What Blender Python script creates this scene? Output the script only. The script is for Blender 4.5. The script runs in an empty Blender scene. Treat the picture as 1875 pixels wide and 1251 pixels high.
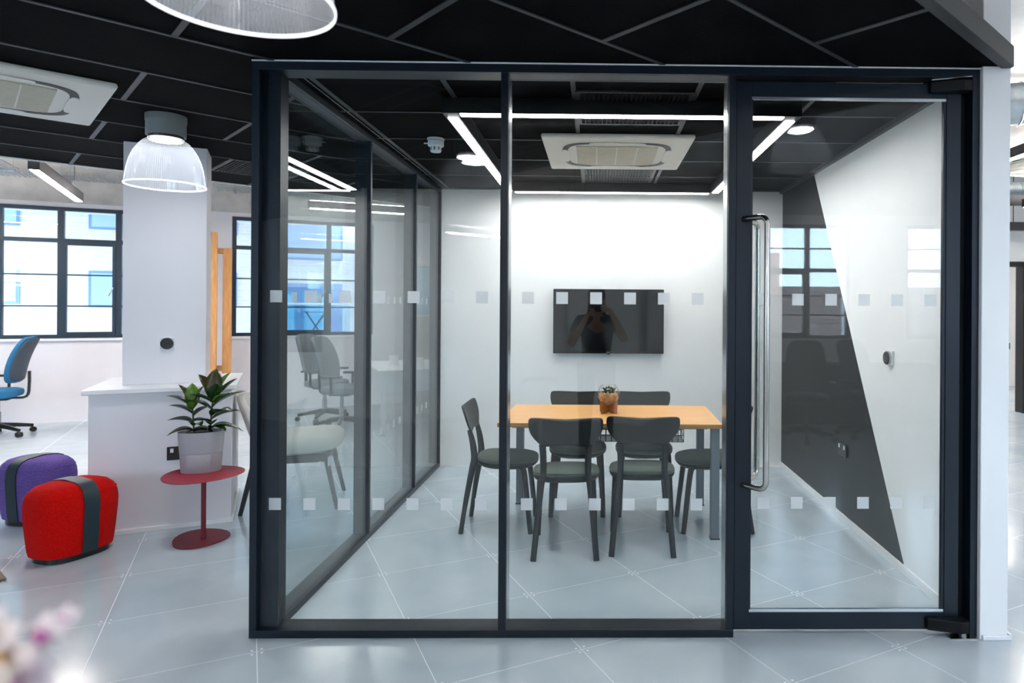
import bpy, bmesh, math, random
from mathutils import Vector, Matrix
random.seed(7)
R = math.radians
sc = bpy.context.scene
C = sc.collection

# ------------------------------------------------------------------ camera
F_PX, PX, PY, YAW, ROLL, HC = 1234.05, 1112.56, 561.4, 0.0162, 0.0060, 1.45
cam_d = bpy.data.cameras.new('camera'); cam = bpy.data.objects.new('camera', cam_d); C.objects.link(cam)
cam_d.sensor_fit = 'HORIZONTAL'; cam_d.sensor_width = 36.0
cam_d.lens = F_PX / 1875 * 36
cam_d.shift_x = (937.5 - PX) / 1875
cam_d.shift_y = -(625.5 - PY) / 1875
cam_d.clip_start = 0.02; cam_d.clip_end = 200
right = Vector((math.cos(YAW), -math.sin(YAW), 0)); fwd = Vector((math.sin(YAW), math.cos(YAW), 0)); up = Vector((0, 0, 1))
r3 = right * math.cos(ROLL) + up * math.sin(ROLL); u3 = up * math.cos(ROLL) - right * math.sin(ROLL)
cam.matrix_world = Matrix(((r3.x, u3.x, -fwd.x, 0), (r3.y, u3.y, -fwd.y, 0), (r3.z, u3.z, -fwd.z, HC), (0, 0, 0, 1)))
cam_d.dof.use_dof = True; cam_d.dof.focus_distance = 3.9; cam_d.dof.aperture_fstop = 2.8
sc.camera = cam

# ------------------------------------------------------------------ world, exposure
w = bpy.data.worlds.new('sky'); sc.world = w; w.use_nodes = True
wn = w.node_tree; bg = wn.nodes['Background']
bg.inputs['Color'].default_value = (0.58, 0.78, 1.0, 1); bg.inputs['Strength'].default_value = 8.0
sc.view_settings.view_transform = 'Standard'; sc.view_settings.look = 'None'
sc.view_settings.exposure = 1.35; sc.view_settings.gamma = 1.0
sc.view_settings.use_curve_mapping = False
cy = sc.cycles
cy.max_bounces = 10; cy.diffuse_bounces = 5; cy.glossy_bounces = 5; cy.transmission_bounces = 8; cy.transparent_max_bounces = 24
cy.caustics_reflective = False; cy.caustics_refractive = False; cy.sample_clamp_indirect = 6.0
cy.use_denoising = True

LED_ROOM, LED_BAR, LAMP_W = 22.0, 66.0, 4.0     # lamp strengths

# ------------------------------------------------------------------ materials
def lin(c):
    return tuple(((v / 255) / 12.92 if v / 255 <= .04045 else ((v / 255 + .055) / 1.055) ** 2.4) for v in c) + (1,)
MATS = {}
def mat(name, rgb, rough=.5, metal=0., spec=.5, var=None, scale=6., bump=0., bscale=60., stretch=None, coat=0., sheen=0., detail=4.):
    """procedural material: base colour, optional noise variation towards `var`, optional fine bump"""
    if name in MATS: return MATS[name]
    m = bpy.data.materials.new(name); m.use_nodes = True
    nt = m.node_tree; b = nt.nodes['Principled BSDF']
    b.inputs['Base Color'].default_value = lin(rgb); b.inputs['Roughness'].default_value = rough
    b.inputs['Metallic'].default_value = metal; b.inputs['Specular IOR Level'].default_value = spec
    b.inputs['Coat Weight'].default_value = coat; b.inputs['Sheen Weight'].default_value = sheen
    tc = nt.nodes.new('ShaderNodeTexCoord'); mp = nt.nodes.new('ShaderNodeMapping')
    nt.links.new(tc.outputs['Object'], mp.inputs['Vector'])
    if stretch: mp.inputs['Scale'].default_value = stretch
    if var:
        n = nt.nodes.new('ShaderNodeTexNoise'); n.inputs['Scale'].default_value = scale; n.inputs['Detail'].default_value = detail
        nt.links.new(mp.outputs['Vector'], n.inputs['Vector'])
        rp = nt.nodes.new('ShaderNodeValToRGB'); rp.color_ramp.elements[0].position = .32; rp.color_ramp.elements[1].position = .68
        rp.color_ramp.elements[0].color = lin(rgb); rp.color_ramp.elements[1].color = lin(var)
        nt.links.new(n.outputs['Fac'], rp.inputs['Fac']); nt.links.new(rp.outputs['Color'], b.inputs['Base Color'])
    if bump:
        n2 = nt.nodes.new('ShaderNodeTexNoise'); n2.inputs['Scale'].default_value = bscale
        nt.links.new(mp.outputs['Vector'], n2.inputs['Vector'])
        bp = nt.nodes.new('ShaderNodeBump'); bp.inputs['Strength'].default_value = bump; bp.inputs['Distance'].default_value = .01
        nt.links.new(n2.outputs['Fac'], bp.inputs['Height']); nt.links.new(bp.outputs['Normal'], b.inputs['Normal'])
    MATS[name] = m
    return m
def emit(name, rgb, strength):
    m = bpy.data.materials.new(name); m.use_nodes = True; nt = m.node_tree
    b = nt.nodes['Principled BSDF']; b.inputs['Base Color'].default_value = (.9, .9, .9, 1)
    b.inputs['Emission Color'].default_value = lin(rgb); b.inputs['Emission Strength'].default_value = strength
    return m
def glass_mat(name, tint=(.97, .985, .98), f0=.04, rough=0.0, frost=0., frost_rgb=(225, 230, 230)):
    """clear thin sheet glass: Schlick reflection over straight transmission"""
    m = bpy.data.materials.new(name); m.use_nodes = True; nt = m.node_tree; nt.nodes.clear(); L = nt.links.new
    out = nt.nodes.new('ShaderNodeOutputMaterial')
    geo = nt.nodes.new('ShaderNodeNewGeometry')
    dot = nt.nodes.new('ShaderNodeVectorMath'); dot.operation = 'DOT_PRODUCT'
    L(geo.outputs['Incoming'], dot.inputs[0]); L(geo.outputs['Normal'], dot.inputs[1])
    ab = nt.nodes.new('ShaderNodeMath'); ab.operation = 'ABSOLUTE'; L(dot.outputs['Value'], ab.inputs[0])
    om = nt.nodes.new('ShaderNodeMath'); om.operation = 'SUBTRACT'; om.inputs[0].default_value = 1; L(ab.outputs[0], om.inputs[1])
    pw = nt.nodes.new('ShaderNodeMath'); pw.operation = 'POWER'; pw.inputs[1].default_value = 5; L(om.outputs[0], pw.inputs[0])
    ma = nt.nodes.new('ShaderNodeMath'); ma.operation = 'MULTIPLY_ADD'; ma.inputs[1].default_value = 1 - f0; ma.inputs[2].default_value = f0
    L(pw.outputs[0], ma.inputs[0])
    tr = nt.nodes.new('ShaderNodeBsdfTransparent'); tr.inputs['Color'].default_value = (*tint, 1)
    gl = nt.nodes.new('ShaderNodeBsdfGlossy'); gl.inputs['Roughness'].default_value = rough
    mx = nt.nodes.new('ShaderNodeMixShader'); L(ma.outputs[0], mx.inputs[0]); L(tr.outputs[0], mx.inputs[1]); L(gl.outputs[0], mx.inputs[2])
    last = mx
    if frost:
        df = nt.nodes.new('ShaderNodeBsdfDiffuse'); df.inputs['Color'].default_value = lin(frost_rgb)
        tl = nt.nodes.new('ShaderNodeBsdfTranslucent'); tl.inputs['Color'].default_value = lin(frost_rgb)
        dm = nt.nodes.new('ShaderNodeMixShader'); dm.inputs[0].default_value = .5; L(df.outputs[0], dm.inputs[1]); L(tl.outputs[0], dm.inputs[2])
        fm = nt.nodes.new('ShaderNodeMixShader'); fm.inputs[0].default_value = frost; L(mx.outputs[0], fm.inputs[1]); L(dm.outputs[0], fm.inputs[2]); last = fm
    L(last.outputs[0], out.inputs['Surface'])
    return m

M_WALL = mat('white_paint', (244, 244, 243), .55, var=(241, 241, 240), scale=3, bump=.03, bscale=220)
M_WALLC = mat('white_paint_lilac', (232, 229, 233), .55, var=(228, 226, 230), scale=3)
M_TRIM = mat('white_gloss', (240, 240, 240), .35)
M_CONC = mat('raw_concrete', (172, 172, 170), .8, var=(196, 195, 192), scale=5, bump=.2, bscale=14, detail=8)
M_SLAB = mat('painted_soffit', (236, 236, 234), .7, var=(214, 214, 212), scale=3)
M_DARK = mat('charcoal_blue_frame', (4, 18, 31), .4, spec=.35)
M_DARKI = mat('door_shadow_gap', (7, 11, 14), .6, spec=.25)
M_PAINT = mat('black_wall_paint', (13, 14, 16), .4, spec=.3)
M_TILEC = mat('black_ceiling_tile', (7, 7, 8), .9, spec=.05, var=(10, 9, 10), scale=9, bump=.25, bscale=120)
M_GRID = mat('grey_ceiling_grid', (44, 47, 50), .5, metal=.2)
M_FASCIA = mat('dark_fascia', (30, 30, 32), .5)
M_WIN = mat('window_frame_paint', (22, 42, 56), .4)
M_STEEL = mat('brushed_steel', (190, 186, 178), .22, metal=1.)
M_GALV = mat('galvanised_sheet', (186, 196, 200), .3, metal=.9, var=(150, 160, 166), scale=10)
M_ALU = mat('bright_edge', (200, 205, 208), .25, metal=.9)
M_BLACKP = mat('black_plastic', (14, 14, 15), .35)
M_CHAIR = mat('charcoal_chair', (14, 18, 19), .45, spec=.4)
M_PAD = mat('green_grey_felt', (88, 99, 90), .95, spec=.1, var=(70, 80, 72), scale=180, bump=.3, bscale=300, sheen=.2)
M_OAK = mat('honey_laminate', (232, 172, 104), .36, var=(240, 184, 118), scale=2.5, stretch=(1, 14, 14), detail=6)
M_OAKE = mat('plywood_edge', (176, 132, 78), .6, var=(140, 100, 56), scale=3, stretch=(1, 1, 60))
M_LEG = mat('grey_table_leg', (104, 112, 118), .4, metal=.4)
M_WIRE = mat('dark_wire', (40, 42, 44), .4, metal=.7)
M_ACW = mat('warm_white_plastic', (232, 229, 220), .45)
M_ACG = mat('beige_grille', (196, 192, 172), .7, var=(205, 201, 184), scale=40)
M_ACS = mat('dark_slot', (36, 38, 38), .6)
M_CONEG = mat('grey_canopy', (128, 137, 139), .5)
M_RED = mat('red_wool', (190, 12, 8), .95, spec=.05, var=(212, 22, 16), scale=120, bump=.35, bscale=380, sheen=.03)
M_PURPLE = mat('purple_wool', (96, 76, 144), .95, spec=.05, var=(118, 98, 170), scale=120, bump=.35, bscale=380, sheen=.05)
M_STRAP = mat('dark_teal_strap', (26, 48, 58), .55, bump=.1, bscale=300)
M_TABR = mat('crimson_metal', (152, 34, 50), .5, var=(160, 40, 56), scale=90)
M_TABR2 = mat('burgundy_metal', (112, 24, 38), .5)
M_POT = mat('grey_stoneware', (164, 161, 166), .7, var=(174, 171, 175), scale=160, bump=.1, bscale=200)
M_SOIL = mat('potting_soil', (38, 28, 22), .95, var=(64, 48, 38), scale=60, bump=1., bscale=90)
M_LEAF = mat('glossy_leaf', (30, 54, 26), .22, spec=.6, var=(46, 78, 32), scale=9)
M_LEAF2 = mat('bronze_leaf', (72, 54, 30), .25, spec=.6, var=(44, 58, 26), scale=9)
M_LEAF3 = mat('bright_leaf', (92, 132, 34), .25, spec=.6, var=(66, 104, 30), scale=9)
M_STEM = mat('plant_stem', (74, 62, 36), .7, var=(60, 84, 40), scale=30)
M_CREAM = mat('cream_upholstery', (226, 222, 214), .9, spec=.15, var=(218, 214, 206), scale=90, bump=.2, bscale=300)
M_WOODB = mat('black_stained_wood', (17, 17, 19), .45, var=(26, 25, 26), scale=8, stretch=(1, 1, 8))
M_BLUE = mat('teal_blue_fabric', (28, 96, 138), .9, var=(36, 110, 152), scale=140, bump=.2, bscale=300)
M_SLATE = mat('slate_chair_shell', (52, 62, 74), .7, var=(60, 70, 82), scale=60)
M_GREYF = mat('grey_chair_fabric', (120, 126, 130), .9, var=(108, 114, 118), scale=120)
M_PINE = mat('pine_timber', (206, 154, 96), .6, var=(178, 122, 68), scale=5, stretch=(14, 14, 1), detail=6)
M_BRICK = None
M_SCREEN = mat('tv_screen', (7, 8, 10), .06, spec=.6)
M_TVB = mat('tv_bezel', (12, 12, 14), .2)
M_PEB = mat('tan_pebble', (214, 172, 126), .75, var=(188, 138, 94), scale=30)
M_PLY = mat('amber_plywood', (150, 98, 42), .5, var=(128, 80, 30), scale=8, stretch=(1, 1, 6))
M_SUCC = mat('succulent_green', (66, 88, 44), .5, var=(44, 64, 40), scale=50)
M_WHITEP = mat('white_plastic', (236, 238, 240), .4)
M_SILVER = mat('satin_chrome', (170, 172, 174), .25, metal=1.)
M_GLASS = glass_mat('partition_glass', (.970, .988, .988), f0=.022)
M_GLASSW = glass_mat('window_glass', (.97, .98, .99))
M_BOWL = glass_mat('bowl_glass', (.985, .99, .985), f0=.05)
M_DOT = glass_mat('frosted_vinyl', (.9, .92, .92), rough=.25, frost=.56, frost_rgb=(248, 250, 251))
M_PRISM = glass_mat('prismatic_acrylic', (.93, .95, .97), f0=.16, rough=.1, frost=.1, frost_rgb=(236, 240, 246))
M_RIM = glass_mat('acrylic_rim', (.95, .96, .98), f0=.08, rough=.1, frost=.5, frost_rgb=(250, 251, 253))
E_ROOM = emit('led_diffuser_room', (255, 250, 250), LED_ROOM)
E_BAR = emit('led_diffuser_bar', (255, 246, 242), LED_BAR)
E_BULB = emit('lamp_bulb', (250, 250, 255), 4.)

def floor_material():
    m = bpy.data.materials.new('blue_grey_floor_tile'); m.use_nodes = True; nt = m.node_tree; L = nt.links.new
    b = nt.nodes['Principled BSDF']; b.inputs['Specular IOR Level'].default_value = .85
    tc = nt.nodes.new('ShaderNodeTexCoord'); oi = nt.nodes.new('ShaderNodeObjectInfo')
    geo = nt.nodes.new('ShaderNodeNewGeometry')
    n1 = nt.nodes.new('ShaderNodeTexNoise'); n1.inputs['Scale'].default_value = 1.7; n1.inputs['Detail'].default_value = 7; n1.inputs['Distortion'].default_value = .6
    L(geo.outputs['Position'], n1.inputs['Vector'])
    n2 = nt.nodes.new('ShaderNodeTexNoise'); n2.inputs['Scale'].default_value = 4; n2.inputs['Detail'].default_value = 8
    L(geo.outputs['Position'], n2.inputs['Vector'])
    ad = nt.nodes.new('ShaderNodeMath'); ad.operation = 'MULTIPLY_ADD'; ad.inputs[1].default_value = .35; L(n2.outputs['Fac'], ad.inputs[0]); L(n1.outputs['Fac'], ad.inputs[2])
    a2 = nt.nodes.new('ShaderNodeMath'); a2.operation = 'MULTIPLY_ADD'; a2.inputs[1].default_value = .14; L(oi.outputs['Random'], a2.inputs[0]); L(ad.outputs[0], a2.inputs[2])
    rp = nt.nodes.new('ShaderNodeValToRGB'); e = rp.color_ramp.elements
    e[0].position = .42; e[0].color = lin((170, 187, 197)); e[1].position = 1.0; e[1].color = lin((200, 210, 216))
    L(a2.outputs[0], rp.inputs['Fac']); L(rp.outputs['Color'], b.inputs['Base Color'])
    b.inputs['Roughness'].default_value = .17
    return m
M_FLOOR = floor_material()
M_JOINT = mat('pale_floor_joint', (238, 242, 244), .6)

def brick_material(name, c1, c2, mortar, scale=1.0):
    m = bpy.data.materials.new(name); m.use_nodes = True; nt = m.node_tree; L = nt.links.new
    b = nt.nodes['Principled BSDF']; b.inputs['Roughness'].default_value = .9
    tc = nt.nodes.new('ShaderNodeTexCoord'); mp = nt.nodes.new('ShaderNodeMapping')
    mp.inputs['Rotation'].default_value = (R(90), 0, 0)
    L(tc.outputs['Object'], mp.inputs['Vector'])
    t = nt.nodes.new('ShaderNodeTexBrick'); t.inputs['Scale'].default_value = scale
    t.inputs['Color1'].default_value = lin(c1); t.inputs['Color2'].default_value = lin(c2); t.inputs['Mortar'].default_value = lin(mortar)
    t.inputs['Brick Width'].default_value = .225; t.inputs['Row Height'].default_value = .075; t.inputs['Mortar Size'].default_value = .008
    L(mp.outputs['Vector'], t.inputs['Vector']); L(t.outputs['Color'], b.inputs['Base Color'])
    return m
M_BRICK = brick_material('buff_brick', (232, 222, 214), (222, 210, 200), (234, 229, 225))
M_REDBRICK = brick_material('red_brick', (190, 120, 104), (170, 100, 86), (200, 180, 170))

# ------------------------------------------------------------------ mesh builder
class MB:
    def __init__(s): s.v = []; s.f = []; s.X = Matrix.Identity(4)
    def add(s, vs, fs):
        o = len(s.v); s.v += [tuple(s.X @ Vector(p)) for p in vs]; s.f += [[i + o for i in f] for f in fs]; return s
    def box(s, x0, x1, y0, y1, z0, z1):
        return s.add([(x0, y0, z0), (x1, y0, z0), (x1, y1, z0), (x0, y1, z0), (x0, y0, z1), (x1, y0, z1), (x1, y1, z1), (x0, y1, z1)],
                     [(3, 2, 1, 0), (4, 5, 6, 7), (0, 1, 5, 4), (1, 2, 6, 5), (2, 3, 7, 6), (3, 0, 4, 7)])
    def prism(s, poly, z0, z1, axis='z'):
        n = len(poly)
        f = {'z': lambda a, b, h: (a, b, h), 'x': lambda a, b, h: (h, a, b), 'y': lambda a, b, h: (a, h, b)}[axis]
        vs = [f(a, b, z0) for a, b in poly] + [f(a, b, z1) for a, b in poly]
        return s.add(vs, [list(range(n))[::-1], list(range(n, 2 * n))] + [(i, (i + 1) % n, n + (i + 1) % n, n + i) for i in range(n)])
    def lathe(s, prof, n=32, c=(0, 0, 0), sx=1., sy=1., cap=True, rib=0., nrib=0):
        vs = []; k = len(prof)
        for j in range(n):
            a = 2 * math.pi * j / n
            q = 1 + rib * math.cos(nrib * a)
            for r, z in prof: vs.append((c[0] + r * q * sx * math.cos(a), c[1] + r * q * sy * math.sin(a), c[2] + z))
        fs = [(j * k + i, ((j + 1) % n) * k + i, ((j + 1) % n) * k + i + 1, j * k + i + 1) for j in range(n) for i in range(k - 1)]
        if cap:
            fs.append([j * k for j in range(n)][::-1]); fs.append([j * k + k - 1 for j in range(n)])
        return s.add(vs, fs)
    def tube(s, pts, r, n=10, closed=False, up0=None, ry=None):
        """sweep an ellipse (r sideways, ry the other way) along points; r may be a list"""
        pts = [Vector(p) for p in pts]; N = len(pts)
        rs = r if isinstance(r, (list, tuple)) else [r] * N
        rys = ry if isinstance(ry, (list, tuple)) else ([ry] * N if ry else rs)
        up_ = Vector(up0) if up0 else None; vs = []
        prev = None
        for i, p in enumerate(pts):
            if closed: t = (pts[(i + 1) % N] - pts[i - 1]).normalized()
            else: t = (pts[min(i + 1, N - 1)] - pts[max(i - 1, 0)]).normalized()
            if up_: a = up_ - t * up_.dot(t)
            elif prev is None:
                a = Vector((0, 0, 1)) if abs(t.z) < .9 else Vector((1, 0, 0)); a = a - t * a.dot(t)
            else: a = prev - t * prev.dot(t)
            a.normalize(); prev = a; b = t.cross(a)
            for j in range(n):
                q = 2 * math.pi * (j + .5) / n
                vs.append(p + a * rs[i] * math.cos(q) + b * rys[i] * math.sin(q))
        fs = []
        for i in range(N if closed else N - 1):
            i2 = (i + 1) % N
            fs += [(i * n + j, i * n + (j + 1) % n, i2 * n + (j + 1) % n, i2 * n + j) for j in range(n)]
        if not closed: fs += [list(range(n))[::-1], list(range((N - 1) * n, N * n))]
        return s.add(vs, fs)
    def sphere(s, c, rx, ry=None, rz=None, n=16, m=10):
        ry = ry or rx; rz = rz or rx
        prof = [(math.sin(math.pi * i / m), -math.cos(math.pi * i / m)) for i in range(m + 1)]
        vs = []; fs = []
        for i in range(m + 1):
            for j in range(n):
                a = 2 * math.pi * j / n
                vs.append((c[0] + rx * prof[i][0] * math.cos(a), c[1] + ry * prof[i][0] * math.sin(a), c[2] + rz * prof[i][1]))
        for i in range(m):
            for j in range(n): fs.append((i * n + j, i * n + (j + 1) % n, (i + 1) * n + (j + 1) % n, (i + 1) * n + j))
        return s.add(vs, fs)
    def mesh(s, name, m, smooth=False):
        me = bpy.data.meshes.new(name); me.from_pydata(s.v, [], s.f)
        bm = bmesh.new(); bm.from_mesh(me); bmesh.ops.remove_doubles(bm, verts=bm.verts, dist=1e-6)
        bmesh.ops.recalc_face_normals(bm, faces=bm.faces); bm.to_mesh(me); bm.free()
        if smooth:
            for p in me.polygons: p.use_smooth = True
        if m: me.materials.append(m)
        return me
    def build(s, name, m, parent=None, smooth=False, bevel=0., sub=0, loc=None, label=None):
        o = bpy.data.objects.new(name, s.mesh(name, m, smooth)); C.objects.link(o)
        if parent: o.parent = parent
        if loc: o.location = loc
        if bevel:
            b = o.modifiers.new('bevel', 'BEVEL'); b.width = bevel; b.segments = 2; b.limit_method = 'ANGLE'; b.angle_limit = R(40)
        if sub:
            q = o.modifiers.new('sub', 'SUBSURF'); q.levels = sub; q.render_levels = sub
        if smooth: smooth_angle(o)
        if label: o['label'] = label
        return o
def smooth_angle(o, deg=42):
    me = o.data
    bm = bmesh.new(); bm.from_mesh(me)
    for e in bm.edges:
        if len(e.link_faces) == 2 and e.calc_face_angle(0) > R(deg): e.smooth = False
    bm.to_mesh(me); bm.free()
def box(name, m, d, parent=None, bevel=0., label=None):
    return MB().box(*d).build(name, m, parent, bevel=bevel, label=label)
def tag(o, label, cat=None, group=None, kind=None):
    o['label'] = label
    if cat: o['category'] = cat
    if group: o['group'] = group
    if kind: o['kind'] = kind
    return o
def thing(name, label, cat, loc=(0, 0, 0), rz=0., group=None, kind=None):
    o = bpy.data.objects.new(name, None); C.objects.link(o); o.location = loc; o.rotation_euler = (0, 0, rz)
    o.empty_display_size = .1
    return tag(o, label, cat, group, kind)
def inst(src, parent, loc=None, rot=None, scale=None, mtx=None):
    o = src.copy(); C.objects.link(o); o.parent = parent
    if loc is not None: o.location = loc
    if rot is not None: o.rotation_euler = rot
    if scale is not None: o.scale = scale
    if mtx is not None: o.matrix_basis = mtx
    return o
def copy_tree(o, parent=None):
    c = o.copy(); C.objects.link(c); c.parent = parent
    for ch in [x for x in bpy.data.objects if x.parent == o]: copy_tree(ch, c)
    return c
def clip(poly, nx, ny, d):
    """keep nx*x+ny*y <= d"""
    out = []
    for i in range(len(poly)):
        a, b = poly[i], poly[(i + 1) % len(poly)]
        da = nx * a[0] + ny * a[1] - d; db = nx * b[0] + ny * b[1] - d
        if da <= 0: out.append(a)
        if da * db < 0:
            t = da / (da - db); out.append((a[0] + t * (b[0] - a[0]), a[1] + t * (b[1] - a[1])))
    return out
def project(p):
    v = Vector(p) - Vector((0, 0, HC)); z = v.dot(fwd)
    if z < .05: return None
    return PX + F_PX * v.dot(r3) / z, PY - F_PX * v.dot(u3) / z

H = 2.512                     # suspended ceiling
SLAB = 3.30                   # soffit of the floor above
XL, XR, YF, YB = -1.404, 1.686, 2.947, 6.10      # meeting room inside faces
XLo = -1.501                  # outer face of the left glass

# ================================================================== FLOOR
FA = R(27.1); FS = .606; FU, FV = .037, .136
floor = box('floor', M_JOINT, (-13, 10, -3.2, 16, -.30, -.0002))
tag(floor, 'raised access floor of blue grey square tiles under the whole office', 'floor', kind='structure')
def fl(u, v): return (u * math.cos(FA) - v * math.sin(FA), u * math.sin(FA) + v * math.cos(FA))
cells = []
for i in range(-30, 40):
    for j in range(-30, 40):
        cu, cv = FU + (i + .5) * FS, FV + (j + .5) * FS
        x, y = fl(cu, cv)
        if not (-12.4 < x < 9.4 and -2.7 < y < 15): continue
        seen = False
        for du in (-.3, 0, .3):
            for dv in (-.3, 0, .3):
                q = fl(cu + du, cv + dv); p = project((q[0], q[1], 0))
                if p and -5 < p[0] < 1880 and -5 < p[1] < 1256: seen = True
        cells.append((0 if seen else 1, math.hypot(x, y), cu, cv))
cells.sort()
tile = MB().box(-FS / 2 + .0015, FS / 2 - .0015, -FS / 2 + .0015, FS / 2 - .0015, -.03, 0).build('floor_tile', M_FLOOR, floor)
rest = MB()
for k, (_, d, cu, cv) in enumerate(cells):
    x, y = fl(cu, cv)
    if k < 290:
        o = tile if k == 0 else inst(tile, floor)
        o.location = (x, y, 0); o.rotation_euler = (0, 0, FA)
    else:
        rest.X = Matrix.Translation((x, y, 0)) @ Matrix.Rotation(FA, 4, 'Z')
        h = FS / 2 - .0015
        rest.add([(-h, -h, 0), (h, -h, 0), (h, h, 0), (-h, h, 0)], [(0, 1, 2, 3)])
rest = rest.build('floor_tile_far', M_FLOOR, floor); rest['kind'] = 'stuff'
scr = MB()
for i in range(-12, 20):
    for j in range(-12, 20):
        x, y = fl(FU + i * FS, FV + j * FS)
        if 2. < y < 8 and math.hypot(x, y) < 7:
            for a in range(4):
                px, py = fl(FU + i * FS + .026 * math.cos(a * math.pi / 2 + math.pi / 4), FV + j * FS + .026 * math.sin(a * math.pi / 2 + math.pi / 4))
                scr.lathe([(.0055, 0), (.005, .0008)], 8, (px, py, 0))
scr = scr.build('tile_screw', M_JOINT, floor); scr['kind'] = 'stuff'

# ================================================================== SLAB AND SUSPENDED CEILINGS
slab = box('ceiling', M_SLAB, (-13, 10, -3.2, 16, SLAB, SLAB + .25))
tag(slab, 'pale painted concrete soffit high above the black ceiling raft', 'ceiling', kind='structure')

CA = R(43)
def cu2w(u, v): return (u * math.cos(CA) - v * math.sin(CA), u * math.sin(CA) + v * math.cos(CA))
VE0, VE1, V0, DV, DU = .905, 6.56, 1.96, .5786, 1.24
raft = thing('ceiling', 'black tiled ceiling raft with grey diagonal grid outside the glass room', 'ceiling', kind='structure')
def domains(poly):
    """parts of a polygon outside the meeting room"""
    a = clip(poly, 0, 1, YF - .004); b = clip(clip(poly, 0, -1, -(YF - .004)), 1, 0, XLo - .001)
    return [q for q in (a, b) if len(q) > 2 and abs(sum(q[i][0] * q[(i + 1) % len(q)][1] - q[(i + 1) % len(q)][0] * q[i][1] for i in range(len(q)))) > 1e-4]
def raft_poly(u0, u1, v0, v1):
    p = [cu2w(u0, v0), cu2w(u1, v0), cu2w(u1, v1), cu2w(u0, v1)]
    p = clip(p, 1, 0, 1.80)
    p = clip(p, -1, 0, 9.0)
    return p
U_MIN, U_MAX = -4.3, 6.2
CASS_L = (-.40, .55, 3.98, 4.93)
for k in range(-2, 8):
    v0, v1 = max(VE0, V0 + DV * k), min(VE1, V0 + DV * (k + 1))
    off = .61 if k % 2 else 1.23
    n = -6
    while True:
        ua = off + DU * n; ub = ua + DU; n += 1
        if ua > U_MAX: break
        if ub < U_MIN: continue
        ps = domains(raft_poly(ua + .002, ub - .002, v0 + .002, v1 - .002))
        if ps:
            t = MB()
            for p in ps: t.prism(p, H, H + .02)
            t.build('ceiling_tile', M_TILEC, raft)
        for p in domains(raft_poly(ua - .012, ua + .012, v0, v1)):
            MB().prism(p, H - .004, H + .012).build('grid_bar', M_GRID, raft)
for k in range(-1, 8):
    v = V0 + DV * k
    t = MB()
    for p in domains(raft_poly(U_MIN, U_MAX, v - .008, v + .008)): t.prism(p, H - .005, H + .012)
    t.build('grid_bar', M_GRID, raft)
t = MB()
for p in domains(raft_poly(U_MIN, U_MAX, VE0 - .02, VE0)): t.prism(p, H - .012, H + .075)
t.build('edge_fascia', M_FASCIA, raft)
t = MB()
for p in domains(raft_poly(U_MIN, U_MAX, VE0, VE0 + .03)): t.prism(p, H - .008, H + .001)
t.build('edge_fascia', M_GRID, raft)
t = MB()
for p in domains(raft_poly(U_MIN, U_MAX, VE1 - .012, VE1 + .012)): t.prism(p, H - .008, H + .08)
t.build('edge_fascia', M_TRIM, raft)

rc = thing('ceiling', 'black tiled ceiling with grey grid inside the glass meeting room', 'ceiling', kind='structure')
gx = [XL - .09, -1.34, -.73, -.12, .49, 1.10, XR]; gy = [YF + .004, 3.12, 3.71, 4.30, 4.89, 5.48, YB]
for i in range(6):
    for j in range(6):
        box('ceiling_tile', M_TILEC, (gx[i] + .002, gx[i + 1] - .002, gy[j] + .002, gy[j + 1] - .002, H, H + .02), rc)
for x in gx[1:-1]: box('grid_bar', M_GRID, (x - .012, x + .012, gy[0], YB, H - .004, H + .012), rc)
for y in gy[1:-1]: box('grid_bar', M_GRID, (gx[0], XR, y - .009, y + .009, H - .005, H + .012), rc)
box('edge_trim', M_FASCIA, (XR - .03, XR, 3.06, YB, H - .03, H), rc)
box('edge_trim', M_FASCIA, (XL, XR - .03, YB - .03, YB, H - .012, H), rc)
box('edge_trim', M_ALU, (XL + .028, XL + .034, 3.06, YB - .03, H - .004, H), rc)

# ================================================================== WALLS
wb = box('wall_back', M_WALL, (XLo, 1.81, YB, YB + .12, 0, SLAB)); tag(wb, 'plain white end wall of the meeting room behind the television', 'wall', kind='structure')
wr = box('wall_right', M_WALL, (XR, 1.81, 2.925, YB, 0, SLAB), bevel=.004); tag(wr, 'white side wall of the meeting room with a black painted wedge', 'wall', kind='structure')
MB().prism([(YB, H), (YB, .05), (3.655, .05), (5.235, H)], XR - .0015, XR + .001, 'x').build('painted_wedge', M_PAINT, wr, label='slanted black painted wedge')
o = box('baseboard_right', M_TRIM, (XR - .012, XR - .0002, 3.05, YB, 0, .05), bevel=.003); tag(o, 'low white skirting along the black and white side wall', 'skirting', kind='structure')
o = box('baseboard_back', M_TRIM, (XL, XR - .012, YB - .008, YB - .0002, 0, .014)); tag(o, 'thin white skirting under the television wall', 'skirting', kind='structure')
o = MB().box(1.694, 1.815, 2.914, 2.925, 0, .022).box(1.81, 1.822, 2.914, YB, 0, .03).build('baseboard_end', M_TRIM, bevel=.004); tag(o, 'small white skirting around the wall end beside the door', 'skirting', kind='structure')

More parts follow.
